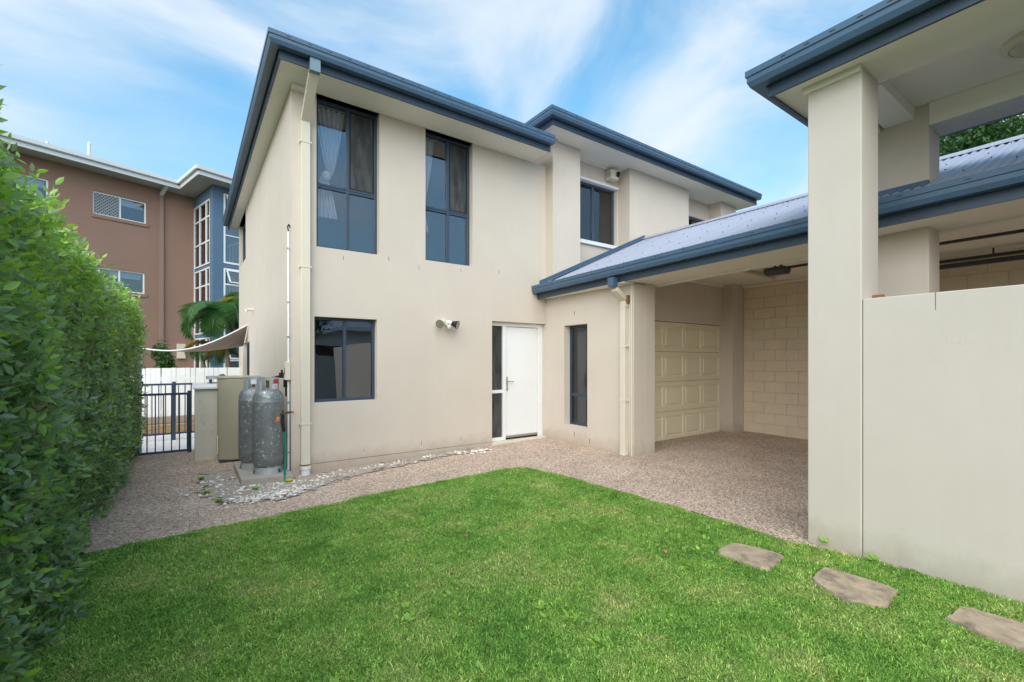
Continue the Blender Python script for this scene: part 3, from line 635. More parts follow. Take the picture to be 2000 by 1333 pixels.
box('outer_soffit', M_GREYS, por, 5.87, 6.12, -3.5, 1.60, PS-.02, PS+.06)  # grey instead of soffit paint: shadow outside the beam put into the colour
box('soffit_lip', M_SOFF, por, 4.545, 4.585, -3.5, 1.52, PS+.03, PS+.09)
box('ceiling', M_SOFF, por, 4.562, 5.52, -3.5, 1.529, PS+.10, PS+.12)
box('beam', M_SOFF, por, 5.50, 5.86, -3.5, 1.174, PS-.10, PS+.098)
m = MB(); m.box(4.586, 5.499, 1.275, 1.50, PS-.001, PS+.098); m.build('cross_beam', M_SOFF, por)
box('cover_bead', M_SOFF, por, 5.475, 5.498, 1.53, 1.86, PS-.022, PS-.002)
zg = PS+.085
gutter(por, [(3.99, -3.5, zg), (3.99, 1.88, zg), (6.13, 1.88, zg), (6.13, -3.5, zg)]); gutter_slots(por, (3.99, -3.5, zg), (3.99, 1.88, zg), 1, .17)
m = MB(); a, b, c, d = 3.9, 6.25, -3.5, 1.95; z = PS+.2
m.add([(a, c, z), (b, c, z), (b, d, z), (a, d, z), (5.1, c, z+.4), (5.1, d-1.1, z+.4)], [(0, 4, 5, 3), (1, 2, 5, 4), (3, 5, 2), (0, 1, 4), (0, 3, 2, 1)])
m.build('roof', M_ROOF, por)
box('column_flashing', M_NAVY, por, 5.43, 5.499, 1.165, 1.61, 2.85, 3.085)
box('pillar_flashing', M_TRIMC, por, 5.862, 5.90, 1.15, 1.55, 3.05, 3.22)
gw = thing('garden_wall', 'pale rendered garden wall in front of the portico pillar', 'wall')
m = MB(); m.box(PX0+.008, PX0+.23, -3.5, PY0-.004, -.3, 1.92); m.build('panel', M_WALL2, gw, .006)
m = MB(); m.box(PX0+.0065, PX0+.01, .856, .8585, 1.80, 1.921); m.build('crack', M_BLACK, gw)
br = thing('gate_bracket', 'small rusty steel bracket on top of the garden wall beside the pillar', 'bracket')
m = MB(); m.box(4.40, 4.52, 1.235, 1.272, 1.925, 1.965); m.box(4.38, 4.40, 1.20, 1.272, 1.921, 1.965); m.build('plate', M_RUST, br)
m = MB(); m.cyl((4.43, 1.23, 1.945), (4.43, 1.236, 1.945), .008); m.cyl((4.49, 1.23, 1.945), (4.49, 1.236, 1.945), .008); m.build('bolt', M_RUST, br)
cl = thing('ceiling_lamp', 'round oyster ceiling lamp with cream rim on the portico ceiling', 'ceiling lamp')
cx, cy, zz = 5.02, .46, PS+.10
MB().lathe([(.0, 0), (.20, 0), (.205, -.02), (.195, -.045), (.165, -.05), (.16, -.04)], cx, cy, 40).build('rim', M_TRIMC, cl, smooth=True).location = (0, 0, zz)
MB().lathe([(.163, -.04), (.15, -.055), (.11, -.075), (.06, -.085), (0, -.088)], cx, cy, 40).build('glass_bowl', M_LENS, cl, smooth=True).location = (0, 0, zz)
# ---------------------------------------------------------------- fittings on the house
fl = thing('flood_light', 'twin spotlight with motion sensor on the cream front wall', 'flood light')
fx, fz = 3.26, 2.03; M_LAMPF = mat('lamp_face_glass', (.20, .19, .13), .15, coat=.8, var=.3, vscale=40)
m = MB(); m.cyl((fx, F, fz+.03), (fx, F-.03, fz+.03), .052, n=24); m.build('base', M_TRIMC, fl)
for sx, ttl, mt in ((-1, 0, M_WHITE), (1, 1, M_WHITE)):
    o0 = Vector((fx+sx*.03, F-.03, fz+.03)); d = Vector((sx*.75, -.9, -.35)).normalized() if sx > 0 else Vector((-.75, -.75, -.30)).normalized()
    m = MB(); m.cyl(o0, o0+d*.09, .026, .03, n=20); h = m.build('lamp_holder', mt, fl, smooth=True)
    m = MB(); p = o0+d*.09; m.cyl(p, p+d*.03, .036, .044, n=24, caps=False); m.cyl(p+d*.03, p+d*.10, .044, .066, n=24, caps=False); m.build('lamp_shade', M_BLACK if sx > 0 else M_CHROME, h, smooth=True)
    m = MB(); p = o0+d*.19; m.cyl(p-d*.005, p, .062, .062, n=24); m.build('lamp_face', M_LAMPF, h)
m = MB(); m.cyl((fx+.01, F-.03, fz), (fx+.015, F-.10, fz-.05), .014); m.build('sensor_arm', M_TRIMC, fl)
MB().lathe([(0, .035), (.025, .03), (.036, .01), (.036, -.01), (.025, -.03), (0, -.035)], 0, 0, 20).build('sensor', M_TRIMC, fl, smooth=True).location = (fx+.02, F-.12, fz-.055)
sp = thing('alarm_siren', 'small cream siren box with round lens tucked under the high eave', 'siren')
m = MB(); m.box(7.0, 7.22, 6.36, F2+.31, 5.17, 5.36); m.build('case', M_TRIMC, sp, .012)
m = MB(); m.cyl((7.17, 6.365, 5.28), (7.20, 6.32, 5.275), .052, .048, n=24); m.build('lens', M_BLACK, sp)
m = MB()
for i in range(4): m.box(6.997, 7.0, 6.39, 6.50, 5.22+i*.03, 5.228+i*.03)
m.build('vent_slots', M_RAIL, sp)
mbx = thing('meter_box', 'small weathered junction box on white conduit beside the house corner', 'junction box')
m = MB(); m.box(XL-.065, XL-.003, 6.44, 6.56, 1.20, 1.44); m.build('case', M_PIPE, mbx, .006)
m = MB(); m.cyl((XL-.02, 6.50, 1.44), (XL-.02, 6.50, 3.13), .013); m.cyl((XL-.02, 6.50, .0), (XL-.02, 6.50, 1.20), .013); m.build('conduit', M_WHITE, mbx)
m = MB(); m.tube([(XL-.02, 6.50, 3.13), (XL-.03, 6.50, 3.19), (XL-.02, 6.48, 3.22), (XL-.004, 6.48, 3.18)], .008); m.build('cable', M_BLACK, mbx)
m = MB()
for z in (2.9, 2.2, 1.75, .9, .25): m.box(XL-.036, XL-.002, 6.484, 6.516, z, z+.02)
m.build('saddle_clip', M_CHROME, mbx)
m = MB(); m.box(XL-.067, XL-.0655, 6.47, 6.52, 1.27, 1.36); m.build('cover_plate', M_RUST, mbx)
ovp = thing('overflow_pipe', 'short cream overflow pipe poking from the side wall', 'pipe')
m = MB(); m.cyl((XL, 10.7, 2.5), (XL-.12, 10.7, 2.5), .03); m.cyl((XL-.12, 10.7, 2.51), (XL-.12, 10.7, 2.45), .03); m.build('spout', M_PIPE, ovp)
# ---------------------------------------------------------------- gas cylinders, heater, cupboard
slab = MB().prism([(.50, 6.30), (1.06, 6.18), (1.06, 7.45), (.50, 7.45)], -.12, .035).build('paving_slab', M_CONC, None, .01)
tag(slab, 'worn concrete slab under the two grey gas cylinders', 'slab')
def gas(cx, cy, label, tagm):
    r = thing('gas_cylinder', label, 'gas cylinder', 'gas cylinders at the house corner'); z = .035
    R = .180
    pr = [(0, .07), (.09, .07), (.15, .09), (.172, .13), (R, .19), (R, .24), (R-.003, .243), (R-.003, .25), (R, .253), (R, .89), (R+.002, .892), (R+.002, .902), (R, .905), (.174, .95), (.16, 1.0), (.13, 1.04), (.09, 1.06), (.04, 1.07), (0, 1.072)]
    o = MB().lathe(pr, 0, 0, 40).build('tank', M_GALV, r, smooth=True)
    m = MB(); n = 28
    for i in range(n):
        if i in (4, 14, 24): z0 = .05
        else: z0 = 0
        a0, a1 = 2*math.pi*i/n, 2*math.pi*(i+1)/n; v = []
        for a in (a0, a1):
            for rr, zz in ((.155, z0), (.165, z0), (.150, .085), (.140, .085)): v.append((rr*math.cos(a), rr*math.sin(a), zz))
        m.add(v, [(0, 1, 5, 4), (1, 2, 6, 5), (2, 3, 7, 6), (3, 0, 4, 7)])
    m.build('foot_ring', M_GALVL, r)
    m = MB()
    for i in range(n):
        if i in (18, 19, 20): continue
        a0, a1 = 2*math.pi*i/n, 2*math.pi*(i+1)/n; v = []
        zt = 1.20 if i not in (17, 21, 16, 22) else 1.17
        for a in (a0, a1):
            for rr, zz in ((.118, 1.045), (.124, 1.045), (.124, zt), (.118, zt)): v.append((rr*math.cos(a), rr*math.sin(a), zz))
        m.add(v, [(0, 1, 5, 4), (1, 2, 6, 5), (2, 3, 7, 6), (3, 0, 4, 7), (0, 3, 2, 1), (4, 5, 6, 7)])
    m.build('collar', M_GALVL, r)
    m = MB(); m.cyl((0, 0, 1.06), (0, 0, 1.13), .022); m.cyl((0, 0, 1.11), (.07, .0, 1.115), .014); m.cyl((0, 0, 1.13), (0, 0, 1.165), .028, n=10); m.build('valve', mat('brass' + str(len(MATS)), (.45, .3, .08), .35, metal=1), r)
    for k, (a, w, z0, z1, mt) in enumerate(tagm):
        m = MB(); v = []
        for s in (0, .25, .5, .75, 1):
            t = a+w*s; v += [(.1262*math.cos(t), .1262*math.sin(t), z0), (.1262*math.cos(t), .1262*math.sin(t), z1)]
        m.add(v, [(2*i, 2*i+2, 2*i+3, 2*i+1) for i in range(4)]); m.build('sticker', mt, r)
    r.location = (cx, cy, z); return r
M_STICK = mat('white_sticker', (.75, .75, .77), .4)
RW = math.radians
g1 = gas(.815, 6.50, 'large grey gas cylinder nearest the wall corner with red and white tag', [(RW(-68), .6, 1.13, 1.18, M_RED), (RW(-75), .65, 1.065, 1.118, M_STICK)])
for ch in g1.children:
    if ch.name.startswith('sticker') and ch.data.materials[0] == M_STICK:
        def txt(s, a, z, size, mt, nm='lettering'):
            c = bpy.data.curves.new(nm, 'FONT'); c.body = s; c.size = size; c.extrude = .0004; c.align_x = 'CENTER'; c.align_y = 'CENTER'
            o = bpy.data.objects.new(nm, c); sc.collection.objects.link(o); o.data.materials.append(mt); o.parent = ch
            me = o.to_mesh().copy(); sc.collection.objects.unlink(o); bpy.data.objects.remove(o); o = bpy.data.objects.new(nm, me); sc.collection.objects.link(o); o.parent = ch
            o.location = (.1285*math.cos(a), .1285*math.sin(a), z); o.rotation_euler = (math.pi/2, 0, a+math.pi/2); return o
        for q, (cch, da) in enumerate((('1', .13), ('0', .32), ('3', .5))): txt(cch, RW(-75)+da, 1.091, .042, M_RED)
        break
g2 = gas(.70, 6.90, 'grey gas cylinder half hidden behind the nearer cylinder', [(RW(-112), .5, 1.11, 1.17, M_STICK), (RW(-60), .5, 1.0, 1.04, M_ORANGE)])
rg = thing('gas_regulator', 'black gas regulator and pigtail pipes on the wall above the cylinders', 'regulator')
m = MB(); m.cyl((XL-.06, 6.75, 1.22), (XL-.06, 6.75, 1.29), .035, n=16); m.cyl((XL-.06, 6.75, 1.29), (XL-.06, 6.75, 1.33), .012); m.build('body', M_BLACK, rg)
m = MB(); m.tube([(.87, 6.62, 1.15), (.92, 6.66, 1.24), (XL-.09, 6.72, 1.25), (XL-.06, 6.75, 1.24)], .008); m.tube([(.83, 7.08, 1.15), (.92, 6.98, 1.22), (XL-.06, 6.80, 1.24)], .008)
m.tube([(XL-.03, 6.62, 1.22), (XL-.03, 6.62, .98)], .011); m.box(XL-.06, XL-.002, 6.60, 6.64, 1.10, 1.20); m.build('pigtail', M_BLACK, rg)
hs_ = thing('garden_tap', 'brass tap with orange handle and teal garden hose at the house corner', 'tap')
m = MB(); m.tube([(XL-.02, 6.30, .80), (XL-.10, 6.24, .80), (XL-.16, 6.18, .79)], .014); m.cyl((XL-.13, 6.21, .79), (XL-.13, 6.21, .84), .012); m.build('spout', mat('aged_brass', (.12, .10, .08), .5, metal=.7), hs_)
m = MB(); m.cyl((XL-.19, 6.17, .72), (XL-.19, 6.17, .76), .022, n=12); m.cyl((XL+.0, 6.33, .80), (XL+.02, 6.33, .80), .02); m.build('handle', M_ORANGE, hs_)
m = MB(); m.tube([(XL-.13, 6.2, .78), (XL-.135, 6.2, .70), (XL-.12, 6.2, .58)], .022); m.build('connector', M_BLACK, hs_)
m = MB(); m.tube([(XL-.12, 6.2, .60), (XL-.10, 6.2, .35), (XL-.105, 6.21, .1), (XL-.11, 6.21, -.05)], .013, 12); m.build('hose', M_TEAL, hs_)
m = MB(); m.lathe([(0, 0), (.04, 0), (.045, .012), (.02, .02), (0, .02)], 0, 0, 16); m.build('clip', M_YELLOW, hs_, smooth=True).location = (XL-.07, 6.14, -.025)
ht = thing('water_heater', 'tall beige enamel water heater with rounded front by the side wall', 'water heater')
hp = [(.36+.06*(1-math.cos(t)), 7.98-0) for t in [0]]
poly = []; x0, x1, y0, y1 = .345, .90, 7.86, 8.42
for i in range(13):
    t = i/12; poly.append((x0+(x1-x0)*t, y0+.10*(2*t-1)**2*(1 if True else 0)))
poly = [(x0, y1)]+poly+[(x1, y1)]
MB().prism(poly[::-1], -.02, 1.18).build('case', M_BEIGE, ht, .015)
MB().prism([(x+(.006 if x > .6 else -.006), y-.006) for x, y in poly][::-1], 1.18, 1.215).build('lid', M_BEIGE, ht, .01)
for z in (.085, .93): m = MB(); m.cyl((.745, 7.85, z), (.745, 7.90, z), .028, n=20); m.build('port', M_BLACK, ht); MB().cyl((.745, 7.845, z), (.745, 7.852, z), .018, n=16).build('port_plug', M_BEIGE, ht)
m = MB(); m.box(.325, .345, 7.93, 8.05, .08, .33); m.build('side_cover', M_PIPE, ht, .005)
box('base_seam', M_RAIL, ht, .36, .88, 7.90, 8.4, -.06, -.02)
cp = thing('utility_cupboard', 'low weathered white cupboard with sloping lid beside the pool gate', 'cupboard')
m = MB(); m.box(.065, .60, 8.30, 8.95, -.08, 1.02); m.build('case', M_CUPB, cp, .004)
m = MB(); m.add([(.04, 8.26, 1.022), (.62, 8.26, 1.022), (.62, 9.0, 1.07), (.04, 9.0, 1.07), (.04, 8.26, 1.045), (.62, 8.26, 1.045), (.62, 9.0, 1.095), (.04, 9.0, 1.095)], [(0, 3, 2, 1), (4, 5, 6, 7), (0, 1, 5, 4), (1, 2, 6, 5), (2, 3, 7, 6), (3, 0, 4, 7)]); m.build('lid', M_WHITEF, cp)
tray = thing('metal_tray', 'small dented metal tray lying on top of the cupboard', 'tray')
m = MB(); m.box(.22, .52, 8.75, 9.05, 1.15, 1.20); m.build('tray_body', M_GALVL, tray); m = MB(); m.cyl((.44, 8.85, 1.20), (.44, 8.85, 1.23), .05, .03); m.box(.26, .30, 8.8, 8.85, 1.095, 1.15); m.box(.42, .46, 8.95, 9.0, 1.095, 1.15); m.build('stand', M_RAIL, tray)
# ---------------------------------------------------------------- pool fence, post, palings, deck
def railing(label, x0, x1, y, zt, zb, step, posts, name='pool_fence', zt2=None, slope=0):
    r = thing(name, label, 'fence')
    m = MB(); m.box(x0, x1, y-.014, y+.014, zt-.035, zt); m.build('rail', M_FRAME, r)
    m = MB(); m.box(x0, x1, y-.014, y+.014, zb, zb+.035); m.build('rail', M_FRAME, r)
    bar = MB().box(-.008, .008, -.008, .008, zb+.0355, zt-.0355).mesh('bar', M_FRAME)
    n = int((x1-x0)/step)
    for i in range(n+1): inst(bar, 'bar', r, (x0+.03+i*step, y, 0))
    for px_ in posts: m = MB(); m.box(px_-.027, px_+.027, y-.027, y+.027, -.2, zt+.03); m.build('post', M_FRAME, r)
    return r
railing('dark blue tubular pool gate between hedge and cupboard', -.78, .03, 9.15, .93, -.03, .103, [.0], 'pool_gate')
railing('dark blue tubular pool fence standing behind the gate', -1.6, 1.04, 10.8, 1.02, .05, .10, [-.24])
pst = MB().box(-.72, -.62, 9.30, 9.40, -.3, 1.78).build('fence_post', M_WHITEF, None, .005); tag(pst, 'tall white timber post at the far end of the hedge', 'post')
fn = thing('paling_fence', 'white vertical paling fence in front of the brown apartment building', 'fence')
pal = MB().box(0, .088, 0, .018, -.3, 1.28).mesh('paling', M_WHITEF)
x = -2.6; i = 0
while x < 2.0:
    o = inst(pal, 'paling', fn, (x, 13.4+random.uniform(0, .004), random.uniform(-.004, .003))); o.rotation_euler = (0, random.uniform(-.003, .003), 0)
    x += .0925 if i % 7 else .100; i += 1
m = MB(); m.box(-2.6, 2.0, 13.42, 13.46, .2, .28); m.box(-2.6, 2.0, 13.42, 13.46, .98, 1.06); m.build('rail', M_WHITEF, fn)
dk = thing('deck', 'low brown timber deck on the white tiles beyond the pool fence', 'deck')
m = MB(); m.prism([(-.95, 11.55), (1.05, 11.9), (1.05, 13.3), (-1.0, 13.3)], -.2, .13); m.build('edge_board', mat('deck_edge', (.33, .22, .11), .8, var=.25, vscale=4, stretch=(.6, .6, 8)), dk)
for i in range(12): m = MB(); m.box(-.93, 1.04, 11.92+i*.115, 11.92+i*.115+.108, .131, .155); m.build('deck_board', M_DECK, dk)
# shade sail
ss = thing('shade_sail', 'brown shade sail with pale edge stretched behind the house', 'shade sail')
A_ = Vector((-.98, 12.2, 1.74)); B_ = Vector((1.05, 11.6, 2.24)); C_ = Vector((1.05, 12.6, 1.80)); v = []; f = []; n = 16
def sail(u, vv):
    e1 = A_.lerp(B_, u) + Vector((0, 0, -.30*math.sin(math.pi*u)*(1-.15*u))); e2 = A_.lerp(C_, u) + Vector((0, 0, -.12*math.sin(math.pi*u)))
    return e1.lerp(e2, vv) + Vector((0, .0, -.02*math.sin(math.pi*vv)*u))
for i in range(n+1):
    for j in range(9): v.append(sail(i/n, j/8))
for i in range(n):
    for j in range(8): f.append((i*9+j, i*9+j+1, (i+1)*9+j+1, (i+1)*9+j))
mb = MB(); mb.add(v, f); o = mb.build('cloth', M_SAIL, ss, smooth=True); s_ = o.modifiers.new('t', 'SOLIDIFY'); s_.thickness = .003
m = MB(); m.tube([sail(i/n, 0)+Vector((0, -.004, .004)) for i in range(n+1)], .013, 6); m.build('edge_webbing', M_WHITE, ss)
m = MB(); m.cyl(A_, A_+Vector((-.35, -.1, 0)), .006, n=6); m.cyl(A_, A_+Vector((-.25, 1.3, .5)), .004, n=6); m.build('stay_cable', M_CHROME, ss)
# ---------------------------------------------------------------- apartment building behind
th = math.radians(69.5); T = Vector((math.sin(th), math.cos(th), 0)); NN = Vector((-T.y, T.x, 0)); P0 = Vector((-2.29, 24.3, 0))
AM = Matrix.Translation(P0) @ Matrix(((T.x, NN.x, 0, 0), (T.y, NN.y, 0, 0), (0, 0, 1, 0), (0, 0, 0, 1)))
apt = thing('apartment_building', 'three storey brown rendered apartment building with blue glazed stair bay', 'building')
apt.matrix_world = AM
AZ = 8.85
wins = [(-3.9, -2.08, 7.25, 8.13), (-.85, .86, 7.22, 8.13), (-.85, .81, 4.26, 5.15), (-4.2, -2.4, 4.26, 5.15), (-.95, .72, 1.24, 2.13)]
m = wallplane(MB(), 'x', 0, .3, -14, 2.62, -.5, AZ, wins); m.build('wall', M_BROWN, apt)
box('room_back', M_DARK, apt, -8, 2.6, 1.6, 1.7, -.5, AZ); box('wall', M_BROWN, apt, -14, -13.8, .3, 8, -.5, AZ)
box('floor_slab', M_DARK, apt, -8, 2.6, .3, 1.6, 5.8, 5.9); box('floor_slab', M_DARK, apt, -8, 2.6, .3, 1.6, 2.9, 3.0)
for wi, (a, b, c, d) in enumerate(wins):
    wn = window(apt, a, b, c, d, .05, [(a+b)/2], [], .05, fm=M_WHITE)
    box('sill', M_BROWN, apt, a-.03, b+.06, -.04, -.001, c-.13, c-.001)
    box('roller_blind', M_CURT, wn, a+.1 if wi != 1 else (a+b)/2+.05, b-.08, .20, .22, d-.30, d-.05)
    if wi == 1:
        q = MB(); X0, X1, Z0, Z1 = a+.05, (a+b)/2-.03, c+.05, d-.05; s_ = .12
        k = -20
        while k < 40:
            for sg in (1, -1):
                # diagonal bar clipped to the opening
                x_s = X0+k*s_; pts2 = []
                for t in np.linspace(0, 1, 41):
                    zc = Z0+(Z1-Z0)*t; xc = x_s+(zc-Z0 if sg > 0 else (Z1-zc))
                    if X0 <= xc <= X1: pts2.append((xc, zc))
                if len(pts2) > 1: q.cyl((pts2[0][0], .035, pts2[0][1]), (pts2[-1][0], .035, pts2[-1][1]), .011, n=4)
            k += 1
        q.build('security_grille', M_GREYS, wn)
m = MB(); m.box(1.30, 1.44, -.10, -.003, -.5, AZ-.25); m.build('downpipe', mat('brown_pipe', (.27, .18, .15), .7), apt)
m = MB(); m.extrude([(-.06, -.05), (.06, -.05), (.06, .05), (-.06, .05)], (1.37, -.05, AZ-.25), (1.37, -.80, AZ+.10), up=Vector((0, .4, .9))); m.build('downpipe_offset', M_GREYW, apt)
box('meter_box', M_PIPE, apt, 1.95, 2.25, -.12, -.002, 1.55, 2.2)
# eave with two-step gutter: runs along the wall, then round the bay
EV = [(-14.0, -.80), (1.80, -.80), (1.55, -3.25), (6.5, -3.25)]
IN = [(-14.0, 0), (2.62, 0), (2.36, -2.5), (6.5, -2.5)]
m = MB(); v = [(x, y, AZ) for x, y in EV]+[(x, y, AZ) for x, y in IN]+[(x, y, AZ+.03) for x, y in EV]+[(x, y, AZ+.03) for x, y in IN]
m.add(v, [(i, i+1, 5+i, 4+i) for i in range(3)]+[(8+i, 9+i, 13+i, 12+i) for i in range(3)]); m.build('soffit', M_GREYS, apt)
m = MB(); m2 = MB(); m3 = MB()
for (a, b) in zip(EV, EV[1:]):
    for mb, off, z0, z1 in ((m, .0, AZ-.03, AZ+.14), (m2, .10, AZ+.16, AZ+.30)):
        d = Vector((b[0]-a[0], b[1]-a[1], 0)).normalized(); s_ = Vector((d.y, -d.x, 0))
        A2 = Vector((*a, 0))+s_*off-d*(.1 if off else 0); B2 = Vector((*b, 0))+s_*off+d*(off if a == EV[1] else 0)
        mb.extrude([(-.03, z0), (.01, z0), (.01, z1), (-.03, z1)], A2, B2)
        if off: m3.extrude([(-.02, AZ+.145), (.10, AZ+.145), (.10, AZ+.155), (-.02, AZ+.155)], A2, B2)
m.build('fascia', M_GREYW, apt); m2.build('gutter', M_GREYW, apt); m3.build('gutter_base', M_GREYW, apt)
m = MB(); m.add([(-14, -.8, AZ+.28), (1.7, -.8, AZ+.28), (1.5, -3.2, AZ+.28), (6.5, -3.2, AZ+.28), (6.5, 6, AZ+.9), (-14, 6, AZ+.9)], [(0, 1, 5), (1, 4, 5), (1, 2, 3), (1, 3, 4)]); m.build('roof', M_GREYS, apt)
m = MB(); m.cyl((-.5, 2.0, AZ), (-.5, 2.0, AZ+1.75), .06, n=8); m.cyl((-.5, 2.0, AZ+1.75), (-.5, 2.0, AZ+1.85), .075, .02, n=8); m.build('vent_pipe', M_GREYW, apt)
m = MB(); m.cyl((-1.75, 2.0, AZ), (-1.75, 2.0, AZ+1.35), .06, n=8); m.build('vent_pipe', M_GREYW, apt)
# blue bay: side glazing (slightly skewed face) and front column + glazing
SK = Matrix(((1, .104, 0, 0), (0, 1, 0, 0), (0, 0, 1, 0), (0, 0, 0, 1)))
bay = bpy.data.objects.new('stair_bay', None); sc.collection.objects.link(bay); bay.parent = apt
def bayface(nm, mt, boxes, bev=0):
    m = MB()
    for (x0, x1, y0, y1, z0, z1) in boxes: m.box(x0, x1, y0, y1, z0, z1)
    m.v = [(x+.104*y, y, z) for x, y, z in m.v]; return m.build(nm, mt, bay, bev)
bands = [(5.60, 8.35), (2.62, 5.45), (-.3, 2.45)]
bayface('blue_column', M_BLUE, [(2.62, 3.02, -2.5, -2.12, -.5, AZ-.002)])
bayface('blue_band', M_BLUE, [(2.64, 2.80, -2.115, -.002, 8.36, AZ-.002), (2.64, 2.80, -2.115, -.002, 5.452, 5.598), (2.64, 2.80, -2.115, -.002, 2.452, 2.618)])
bayface('blue_band', M_BLUE, [(3.022, 6.4, -2.49, -2.3, 8.62, AZ-.002), (3.022, 6.4, -2.49, -2.3, 5.44, 5.598)])
for (z0, z1) in bands:
    fr = [(2.62, 2.68, -2.11, -2.05, z0, z1), (2.62, 2.68, -.06, -.01, z0, z1), (2.62, 2.68, -2.05, -.06, z0, z0+.06), (2.62, 2.68, -2.05, -.06, z1-.06, z1)]
    for y in (-.78, -1.62): fr.append((2.62, 2.68, y-.04, y+.04, z0+.06, z1-.06))
    for q in (.36, .74):
        zz = z0+(z1-z0)*q; fr += [(2.622, 2.678, a, b, zz-.03, zz+.03) for a, b in ((-2.05, -1.66), (-1.58, -.82), (-.74, -.06))]
    bayface('window_frame', M_WHITE, fr); bayface('glazing', M_GLASS, [(2.645, 2.655, -2.06, -.05, z0+.05, z1-.05)])
for (z0, z1) in ((5.62, 8.60), (2.2, 5.42), (-.3, 2.15)):
    fr = [(3.04, 3.11, -2.5, -2.43, z0, z1), (3.11, 6.4, -2.5, -2.43, z0, z0+.08), (3.11, 6.4, -2.5, -2.43, z1-.06, z1), (3.11, 6.4, -2.499, -2.44, z1-.72, z1-.65), (4.7, 4.77, -2.498, -2.43, z0+.08, z1-.72)]
    if z0 > 5: fr.append((3.11, 4.7, -2.499, -2.44, z0+1.2, z0+1.24))
    bayface('window_frame', M_WHITE, fr); bayface('glazing', M_GLASS, [(3.1, 6.4, -2.46, -2.45, z0+.05, z1-.05)])
    # hopper sash tilted open
    m = MB(); a = Vector((3.16, -2.50, z1-.10)); 
    for (p, q_) in (((3.17, -2.51, z1-.09), (3.26, -2.66, z1-.60)), ((4.55, -2.51, z1-.09), (4.55, -2.66, z1-.60)), ((3.17, -2.51, z1-.09), (4.55, -2.51, z1-.09)), ((3.26, -2.66, z1-.60), (4.55, -2.66, z1-.60))): m.cyl(p, q_, .035, n=4)
    m.v = [(x+.104*y, y, z) for x, y, z in m.v]; m.build('open_sash', M_WHITE, bay)
bayface('stair_wall', mat('stairwell_paint', (.22, .22, .24), .8), [(2.9, 6.4, .4, .5, -.5, 8.8), (6.3, 6.4, -2.4, .4, -.5, 8.8)])
m = MB()
for i in range(22): m.cyl((3.3+i*.13, -1.9, 5.75+i*.07), (3.3+i*.13, -1.9, 6.55+i*.07), .012, n=4); m.cyl((3.3+i*.13, -1.9, 4.4-i*.09), (3.3+i*.13, -1.9, 5.2-i*.09), .012, n=4)
m.cyl((3.2, -1.9, 6.5), (6.2, -1.9, 8.1), .03, n=6); m.cyl((3.2, -1.9, 5.27), (6.2, -1.9, 3.2), .03, n=6); m.build('stair_balustrade', M_GREYW, bay)
# far neighbour's eave beyond the house, right
nb = thing('neighbour_house', 'glimpse of a neighbouring dark eaved house beyond the main roof', 'house')
m = MB(); m.box(14.6, 24, 8.2, 16, -.3, 5.9); m.build('wall', M_WALL, nb); m = MB(); m.box(14.2, 24, 7.9, 16, 5.9, 6.12); m.build('eave', M_NAVYD, nb)
# ---------------------------------------------------------------- stones, pebbles
def stone(pts_, label):
    P2 = []; n = len(pts_)
    for i in range(n):
        a, b = Vector(pts_[i]), Vector(pts_[(i+1) % n])
        for t in (0.10, .16, .3, .5, .7, .84, .90):
            q = a.lerp(b, t); P2.append((q.x+random.uniform(-.005, .005), q.y+random.uniform(-.005, .005)))
    cx = sum(p[0] for p in P2)/len(P2); cy = sum(p[1] for p in P2)/len(P2); m = MB(); k = len(P2); rings = [(1.0, -.06), (1.0, .020), (.975, .031), (.7, .034), (.35, .032)]
    v = [(cx+(x-cx)*s, cy+(y-cy)*s, z+G(cx, cy)+random.uniform(-.0015, .0015)) for s, z in rings for x, y in P2]+[(cx, cy, G(cx, cy)+.033)]
    f = [(r*k+i, r*k+(i+1) % k, (r+1)*k+(i+1) % k, (r+1)*k+i) for r in range(len(rings)-1) for i in range(k)]+[((len(rings)-1)*k+i, (len(rings)-1)*k+(i+1) % k, len(v)-1) for i in range(k)]
    m.add(v, f); o = m.build('stepping_stone', M_STONE, None, smooth=True); tag(o, label, 'stepping stone', 'stepping stones in the lawn'); return P2
STONES = [[(3.297, 1.947), (3.594, 1.963), (3.673, 1.602), (3.30, 1.56)],
          [(3.411, 1.33), (3.701, 1.354), (3.719, .937), (3.40, .92), (3.275, 1.10)],
          [(3.513, .683), (3.782, .656), (3.82, .20), (3.42, .18)]]
SL = ['stepping stone farthest from the camera, nearest the paving corner', 'middle stepping stone of the three with a ragged left edge', 'stepping stone nearest the camera, darkest of the three']
for s_, l_ in zip(STONES, SL): stone([(x, y) for x, y in s_], l_)
# soil patch
SOILP = [(.12, 6.75), (.10, 6.2), (.30, 5.62), (.85, 5.40), (1.35, 5.74), (2.2, 6.04), (3.3, 6.18), (3.85, 6.12), (3.95, 6.22), (3.6, F), (XL, F), (XL, 7.7), (.5, 7.55), (.14, 7.35)]
m = MB(); st = .05; pts = {}
def sv(i, j):
    if (i, j) not in pts:
        x, y = i*st, j*st; pts[(i, j)] = len(m.v)
        m.v.append((x+random.uniform(-.015, .015), y+random.uniform(-.015, .015), G(x, y)+.004+random.uniform(0, .008)))
    return pts[(i, j)]
for i in range(0, 80):
    for j in range(104, 158):
        x, y = (i+.5)*st, (j+.5)*st
        if (x > XL-.02 and y > F-.01): continue
        if in_poly(x+random.uniform(-.06, .06), y+random.uniform(-.06, .06), SOILP): m.f.append((sv(i, j), sv(i+1, j), sv(i+1, j+1), sv(i, j+1)))
tag(m.build('soil_patch', M_SOIL), kind='structure')
m = MB(); 
